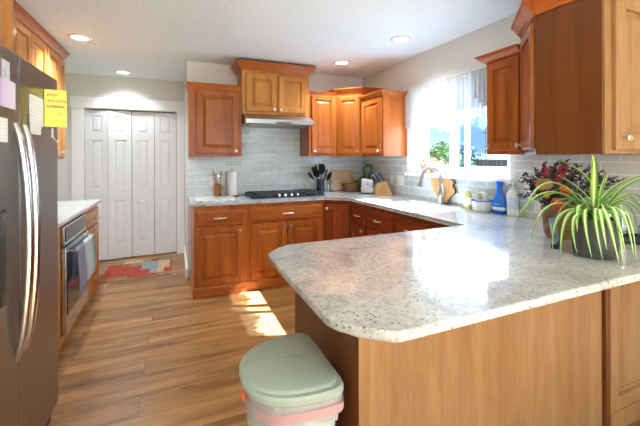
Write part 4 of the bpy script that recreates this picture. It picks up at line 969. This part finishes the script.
for (px, pz, py, r_, m, nm) in ((-.66, 1.123, -3.03, .036, 'p', 'red-orange pumpkin, lower and larger'), (-.605, 1.19, -3.03, .029, 'p', 'red-orange pumpkin, upper and smaller'), (-.57, 1.115, -3.0, .026, 'p2', 'dark brown gourd')):
    c0 = Vector((px, py, pz)) - FB; bm = bmesh.new(); pumpkin(bm, c0, r_); bm.transform(Matrix.Translation(c0) @ Matrix.Rotation(math.radians(50), 4, 'X') @ Matrix.Rotation(math.radians(15), 4, 'Y') @ Matrix.Translation(-c0))
    o = obj('pumpkin', bm, mat('red_orange_pumpkin', (.5, .045, .01), .3) if m == 'p' else mat('brown_gourd', (.2, .1, .06), .5), t, 60); o['label'] = nm
    c_ = c0 + Vector((0, -r_ * .55, r_ * .4)); bm = bmesh.new(); tube(bm, [c_ + Vector((0, .004, -.002)), c_ + Vector((.002, -.008, .008)), c_ + Vector((.006, -.012, .014))], [.006, .004, .003], 8); obj('stem', bm, M_bark, o)
def flower(px, pz, py, r_, m, nm, n=16):
    c_ = Vector((px, py, pz)) - FB; bm = bmesh.new()
    for ring_, (rr, el, cnt) in enumerate(((1, .2, n), (.75, .6, n - 4), (.45, 1.0, n - 8))):
        for q in range(cnt):
            a = 2 * PI * q / cnt + ring_ * .3; d_ = (imr * math.cos(a) + Vector((0, 0, 1)) * math.sin(a)) * math.cos(el) - imf * math.sin(el) + rvec() * .2; leaf(bm, c_, d_, -imf + d_ * .1, r_ * rr, r_ * .28)
    obj(nm, bm, m, t, 0)
flower(-.72, 1.285, -3.0, .026, M_redf, 'red_flower'); flower(-.605, 1.27, -3.0, .03, M_redf, 'red_flower'); flower(-.57, 1.295, -3.0, .024, M_redf, 'red_flower'); flower(-.62, 1.235, -3.0, .022, M_redf, 'red_flower')
flower(-.745, 1.225, -3.0, .034, M_tanf, 'tan_flower'); flower(-.70, 1.222, -3.0, .03, M_tanf, 'tan_flower'); flower(-.705, 1.17, -3.0, .02, mat('gold_petal', (.6, .28, .04), .6), 'gold_flower')

# ---------------------------------------------------------------- spider plant
SP = Vector((-.657, -3.185, ZT))
t = thing('spider_plant', 'green and white striped spider plant in a dark grey pot on the peninsula', 'potted plant', tuple(SP))
bm = bmesh.new(); lathe(bm, [(.001, 0), (.070, 0), (.078, .008), (.088, .08), (.091, .166), (.089, .170), (.083, .166), (.078, .145), (.001, .145)], 44, cap=False); obj('pot', bm, mat('charcoal_pot', (.075, .068, .068), .42), t, 40)
bm = bmesh.new(); lathe(bm, [(.001, .1455), (.076, .1455), (.05, .152), (.001, .153)], 24, cap=False); obj('soil', bm, mat('soil', (.03, .02, .012), .95), t)
M_sp = mat('striped_leaf', (.3, .5, .1), .35); uvm = N(M_sp, 'ShaderNodeUVMap'); s2 = N(M_sp, 'ShaderNodeSeparateXYZ'); L(M_sp, uvm.outputs[0], s2.inputs[0])
r = ramp(M_sp, s2.outputs['X'], [(0, (.10, .30, .02)), (.27, (.14, .38, .03)), (.38, (.66, .76, .42)), (.62, (.66, .76, .42)), (.73, (.14, .38, .03)), (1, (.10, .30, .02))]); L(M_sp, r.outputs[0], BS(M_sp).inputs['Base Color'])
BS(M_sp).inputs['Subsurface Weight'].default_value = .0
bm = bmesh.new(); uvl = bm.loops.layers.uv.new('UVMap')
def blade(pts, w_):
    n = 16; rows = []
    P = [Vector(p) for p in pts]
    def bz(s_):
        a, b, c_, d_ = P; return a * (1 - s_) ** 3 + b * 3 * s_ * (1 - s_) ** 2 + c_ * 3 * s_ * s_ * (1 - s_) + d_ * s_ ** 3
    hd = Vector((P[3].x - P[0].x, P[3].y - P[0].y, 0)); side0 = Vector((-hd.y, hd.x, 0)).normalized() if hd.length > 1e-4 else Vector((1, 0, 0))
    for i in range(n + 1):
        s_ = i / n; p = bz(s_); ww = w_ * (min(1, .45 + s_ * 2)) * (1 - s_ ** 3) ** .8 + .0004; tg = (bz(min(1, s_ + .01)) - bz(max(0, s_ - .01))).normalized(); up = side0.cross(tg).normalized()
        rows.append([(bm.verts.new(p + side0 * ww * q + up * abs(q) * ww * .45), (q / 2 + .5, s_)) for q in (-1, -.5, 0, .5, 1)])
    for a, b in zip(rows, rows[1:]):
        for i in range(4):
            qd = (a[i], a[i + 1], b[i + 1], b[i]); f_ = bm.faces.new([x[0] for x in qd]); f_.smooth = True
            for lp, x in zip(f_.loops, qd): lp[uvl].uv = x[1]
def blade_im(ex, ez, ef, mx, mz, w_=.0085):
    """end point given as offsets along the plant's right (x), up (z) and away (f) directions"""
    a = Vector((random.uniform(-.02, .02), random.uniform(-.02, .02), .15)); e = imr * ex + imf * ef + Vector((0, 0, ez)); b = a + imr * mx * .35 + imf * ef * .3 + Vector((0, 0, (mz - .15) * .75)); c_ = imr * mx + imf * ef * .7 + Vector((0, 0, mz))
    blade((a, b, c_, e), w_)
random.seed(5)
# (end right, end up, end away, mid right, mid up)
for q in [(-.33, .165, -.02, -.28, .42), (-.345, .13, .03, -.25, .36), (-.31, .07, -.04, -.27, .30), (-.22, .02, -.05, -.24, .27), (-.20, -.0, -.07, -.20, .26), (-.145, .03, -.09, -.19, .24),
          (-.10, .02, -.11, -.14, .27), (-.065, .008, -.125, -.10, .28), (-.055, .06, -.13, -.06, .27), (-.01, .008, -.135, -.03, .28), (.01, .01, -.13, .03, .29), (.02, .05, -.13, .03, .26),
          (.075, .008, -.12, .10, .30), (.065, .03, -.12, .07, .28), (.085, .10, -.10, .12, .27), (.14, .08, -.06, .16, .30), (.20, .12, -.04, .18, .34), (.26, .2, .0, .2, .33), (.28, .14, .05, .2, .29),
          (-.25, .445, -.04, -.06, .40), (-.13, .36, .06, -.06, .32), (-.09, .45, -.10, -.05, .42), (.06, .38, .0, .02, .3), (.34, .38, .0, .12, .36), (.36, .34, -.03, .16, .38), (.13, .36, .08, .08, .30), (.22, .26, .06, .12, .30),
          (-.15, .30, .02, -.10, .32), (-.26, .2, .06, -.16, .33), (-.13, .12, -.07, -.13, .28), (.16, .2, -.07, .12, .30), (-.17, .18, .08, -.1, .3), (.10, .2, .1, .08, .28), (.03, .22, .12, .02, .28), (-.05, .2, .12, -.04, .26)]:
    blade_im(*q, w_=random.uniform(.0095, .0145))
for k in range(12):
    a = random.uniform(0, 2 * PI); rr = random.uniform(.1, .2); blade_im(rr * math.cos(a), random.uniform(.1, .3), rr * math.sin(a) * .6, rr * .7 * math.cos(a), random.uniform(.25, .33), .006)
o = obj('leaves', bm, M_sp, t, 'raw')

# tablet in a stand, and tray with jars
t = thing('photo_stand', 'small blue picture panel on a dark base stand beside plant pot', 'picture stand', (-.655, -3.02, ZT), math.radians(22))
obj('base', bbox(-.055, .06, -.012, .012, 0, .02, .003), mat('slate_blue', (.05, .12, .25), .3), t)
obj('end_cap', bbox(-.062, -.0555, -.014, .014, 0, .022, .002), M_blackp, t); obj('end_cap', bbox(-.0555, -.035, -.0145, -.0122, 0, .022, .001), M_blackp, t)
bm = bbox(-.05, .055, -.004, .004, 0, .12, .002, 1, Matrix.Translation((0, .002, .0205)) @ Matrix.Rotation(math.radians(-10), 4, 'X')); obj('panel', bm, mat('pale_blue_print', (.28, .47, .68), .1), t)
t = thing('serving_tray', 'thin black tray holding glass jars at right edge of peninsula', 'tray', (-.20, -3.09, ZT), math.radians(-30))
bm = bmesh.new(); join(bm, bbox(-.16, .14, -.09, .09, 0, .006, .002))
for a in ((-.16, .14, -.09, -.082), (-.16, .14, .082, .09)): join(bm, bbox(*a, .0055, .02, .001))
for a in ((-.16, -.152, -.09, .09), (.132, .14, -.09, .09)): join(bm, bbox(*a, .0055, .02, .001))
obj('tray', bm, M_blackp, t, 0)
trz = Matrix.Rotation(math.radians(-30), 3, 'Z')
for k, (x, y, h_, lb) in enumerate([(-.10, -.02, .10, 'short clear glass jar at left of the black tray'), (-.01, .03, .13, 'tall clear glass jar at back of the black tray'), (.07, -.03, .09, 'clear glass jar at right of the black tray')]):
    p = trz @ Vector((x, y, 0)) + Vector((-.20, -3.09, ZT + .0065)); t = thing('glass_jar', lb, 'jar', tuple(p), 0, 'jars on the black tray')
    bm = bmesh.new(); lathe(bm, [(.001, 0), (.03, 0), (.034, .006), (.034, h_ - .02), (.026, h_), (.023, h_), (.03, h_ - .022), (.03, .01), (.001, .01)], 24, cap=False); obj('jar', bm, M_jar, t, 40)
    bm = bmesh.new(); lathe(bm, [(.001, h_ + .0005), (.027, h_ + .0005), (.027, h_ + .012), (.012, h_ + .018), (.008, h_ + .03), (.001, h_ + .031)], 20); obj('lid', bm, M_chrome, t, 40)

# ---------------------------------------------------------------- trash can beside the peninsula
TC = Vector((-1.862, -2.925, 0))
def dshape(a, b, r_=.05, n=26):
    """flat side at x=0, depth a to the left, half length b"""
    pts_ = []
    for k in range(n + 1):
        th = PI / 2 + PI * k / n; ct, st = math.cos(th), math.sin(th); e = .78
        pts_.append((-r_ * .9 + (a - r_ * .9) * (-abs(ct) ** e), b * (1 if st >= 0 else -1) * abs(st) ** e))
    for k in range(1, 7): th = -PI / 2 + PI / 2 * k / 6; pts_.append((-r_ + r_ * math.cos(th), -b + r_ + r_ * math.sin(th)))
    for k in range(0, 6): th = PI / 2 * k / 6; pts_.append((-r_ + r_ * math.cos(th), b - r_ + r_ * math.sin(th)))
    return pts_
def loft(bm, levels, capb=True, capt=True):
    rings = [[bm.verts.new((x * s_ - o_, y * s_, z)) for x, y in dshape(a, b)] for (a, b, z, s_, o_) in levels]
    for p, q in zip(rings, rings[1:]):
        for i in range(len(p)): j = (i + 1) % len(p); bm.faces.new((p[i], p[j], q[j], q[i]))
    if capb: bm.faces.new(list(reversed(rings[0])))
    if capt: bm.faces.new(rings[-1])
    return bm
t = thing('trash_can', 'pale grey-green plastic kitchen trash can with half-round lid beside the peninsula', 'trash can', tuple(TC))
bm = bmesh.new(); loft(bm, [(.24, .145, .0, 1, .025), (.25, .15, .01, 1, .02), (.275, .172, .555, 1, .014), (.28, .178, .56, 1, .012), (.28, .178, .575, 1, .012)]); obj('bin', bm, M_sagel, t, 40)
bm = bmesh.new()
for k in range(5):
    th = PI * (.62 + .15 * k); tube(bm, [(-.05 - .225 * abs(math.cos(th)) ** .8 - .012 + .0 + .018 * math.cos(u_), -.168 * abs(math.sin(th)) ** .8 * (1 if math.sin(th) < 0 else -1) , .47 + .018 * math.sin(u_)) for u_ in [2 * PI * q / 12 for q in range(13)]], .002, 5) if False else None
lid_l = [(.318, .2, .585, 1, .0), (.325, .205, .590, 1, -.003), (.325, .205, .604, 1, -.003), (.315, .198, .613, 1, .001), (.296, .182, .6135, 1, .011), (.291, .177, .619, 1, .013), (.282, .17, .622, 1, .018), (.2, .11, .627, 1, .06), (.1, .05, .629, 1, .1)]
lid_l = [(a_ * .965, b_ * .965, z_, s_, o_) for a_, b_, z_, s_, o_ in lid_l]
bm.free(); bm = bmesh.new(); loft(bm, lid_l); obj('lid', bm, M_sage, t, 30)
tb = thing('trash_bag', 'white trash bag folded over the can rim with pink drawstring', 'trash bag', tuple(TC))
bm = bmesh.new(); rings = []
for z, o_, a_ in ((.584, .004, 0), (.57, .001, .004), (.545, -.0, .006), (.52, .003, .009)):
    rg = []
    for i, (x, y) in enumerate(dshape(.296, .192)): 
        wv = a_ * math.sin(i * 1.7); c_ = Vector((-.14, 0)); v_ = Vector((x - o_, y)); v_ += (v_ - c_).normalized() * wv * .6; rg.append(bm.verts.new((v_.x, v_.y, z + (math.sin(i * .9) * .008 if a_ > .008 else 0))))
    rings.append(rg)
for p, q in zip(rings, rings[1:]):
    for i in range(len(p)): j = (i + 1) % len(p); bm.faces.new((p[i], p[j], q[j], q[i]))
bmesh.ops.solidify(bm, geom=list(bm.faces), thickness=.001); obj('film', bm, M_bag, tb, 60)
bm = bmesh.new(); rings = []
for z, ex in ((.538, .0035), (.552, .0055), (.566, .0035)):
    rg = []
    for i, (x, y) in enumerate(dshape(.30, .198)): rg.append(bm.verts.new((x + .003 - (.002 if ex < .004 else 0) * 0, y, z + .004 * math.sin(i * .6) - .012 * math.sin(PI * min(1, i / 26)))))
    rings.append(rg)
for p, q in zip(rings, rings[1:]):
    for i in range(len(p)): j = (i + 1) % len(p); bm.faces.new((p[i], p[j], q[j], q[i]))
bmesh.ops.solidify(bm, geom=list(bm.faces), thickness=.0015); obj('drawstring', bm, M_pink, tb, 60)
obj('latch', bbox(-.312, -.300, -.03, -.008, .548, .57, .003), M_orange, t)

# ---------------------------------------------------------------- rug
def rugmat(nm, c):
    m = mat(nm, c, .95); v = coords(m, (1, 1, 1), False); nr = noise(m, v, 30, 4, .7); r_ = ramp(m, nr.outputs['Fac'], [(.35, tuple(q * .6 for q in c)), (.6, c)]); L(m, r_.outputs[0], BS(m).inputs['Base Color']); return m
M_rugs = [rugmat('rug_brown', (.36, .24, .14)), rugmat('rug_red', (.45, .07, .035)), rugmat('rug_slate', (.3, .34, .35)), rugmat('rug_tan', (.6, .42, .24)), rugmat('rug_olive', (.3, .22, .1)), rugmat('rug_rust', (.4, .13, .07))]
bm = bmesh.new(); gx = [-3.2, -3.14, -2.98, -2.88, -2.76, -2.66, -2.58, -2.5, -2.44, -2.42]; gy = [.22, .25, .34, .52, .70, .84, .97, 1.0]
pat = ['000000000', '054111440', '011112311', '011122331', '015022331', '003301440', '000000000']
vv = [[bm.verts.new((x, y, .009)) for x in gx] for y in gy]
for r_ in range(7):
    for c_ in range(9): bm.faces.new((vv[r_][c_], vv[r_][c_ + 1], vv[r_ + 1][c_ + 1], vv[r_ + 1][c_])).material_index = int(pat[r_][c_])
box(bm, -3.2, -2.42, .22, 1.0, .0005, .0088)
o = obj('patchwork_rug', bm, M_rugs, None, 0); tag(o, 'red, blue and tan patchwork rug on the floor before the closet doors', 'rug')

# ---------------------------------------------------------------- outside the kitchen window
bm = bmesh.new(); box(bm, .2, 70, -45, 60, -.6, -.5); o = obj('yard_ground', bm, mat('dry_grass', (.22, .24, .1), .9), None, 0); o['kind'] = 'structure'
M_leaf = mat('tree_leaf', (.055, .13, .025), .6); M_leaf2 = mat('tree_leaf_blue_green', (.035, .08, .045), .6)
def tree(label, x, y, h_, r_, m, n=1600, ls=.12):
    t = thing('tree', label, 'tree', (x, y, -.5)); bm = bmesh.new(); tube(bm, [(0, 0, 0), (.05, 0, h_ * .4), (0, .05, h_ * .75)], [r_ * .12, r_ * .09, r_ * .03], 8); obj('trunk', bm, M_bark, t)
    bm = bmesh.new(); cl = [(Vector((random.uniform(-.6, .6) * r_, random.uniform(-.6, .6) * r_, h_ - r_ + random.uniform(-.55, .5) * r_)), random.uniform(.35, .55) * r_) for _ in range(12)]
    for k in range(n):
        c_, cr_ = random.choice(cl); v_ = rvec(); p = c_ + v_ * cr_ * random.uniform(.6, 1); leaf(bm, p, rvec(), v_ + rvec() * .4, ls, ls * .35)
    obj('crown', bm, m, t, 0)
tree('bright green bushy tree in the left window pane', 4.0, 3.0, 2.5, .8, M_leaf, 6000, .06)
tree('hazy green tree in the middle of the right window pane', 8.0, 6.2, 2.5, 1.0, M_leaf2, 5000, .09)
tree('low dark green bush at the right of the right window pane', 9.2, 3.9, 1.95, 1.1, M_leaf2, 5000, .09)
t = thing('yard_fence', 'dark brown board fence across the yard outside', 'fence', (6.0, 0, -.5))
bm = bmesh.new()
for k in range(90): y = -3 + .15 * k; box(bm, -.01, .01, y, y + .142, 0, 1.76)
obj('boards', bm, mat('fence_wood', (.09, .05, .04), .8), t, 0); bm = bmesh.new(); box(bm, .01, .05, -3, 10.5, .3, .38); box(bm, .01, .05, -3, 10.5, 1.3, 1.38); obj('rail', bm, M_bark, t, 0)
t = thing('utility_pole', 'thin utility pole standing far outside the window', 'pole', (21, 16.4, -.5)); bm = bmesh.new(); tube(bm, [(0, 0, 0), (0, 0, 4.2)], .035, 8); obj('shaft', bm, M_bark, t); obj('crossarm', bbox(-.03, .03, -.3, .3, 3.75, 3.79, 0), M_bark, t, 0)
t = thing('neighbour_house', 'pale neighbouring house with grey roof beyond the fence', 'house', (17.5, 11, -.5))
obj('walls', bbox(-1.6, 1.6, -1.6, 1.6, 0, 1.6, 0), mat('pale_siding', (.5, .52, .55), .8), t, 0); bm = bmesh.new(); prism(bm, [(-1.8, 1.6), (1.8, 1.6), (0, 2.2)], -1.8, 1.8, YZ); obj('roof', bm, mat('grey_roof', (.22, .24, .28), .8), t, 0)
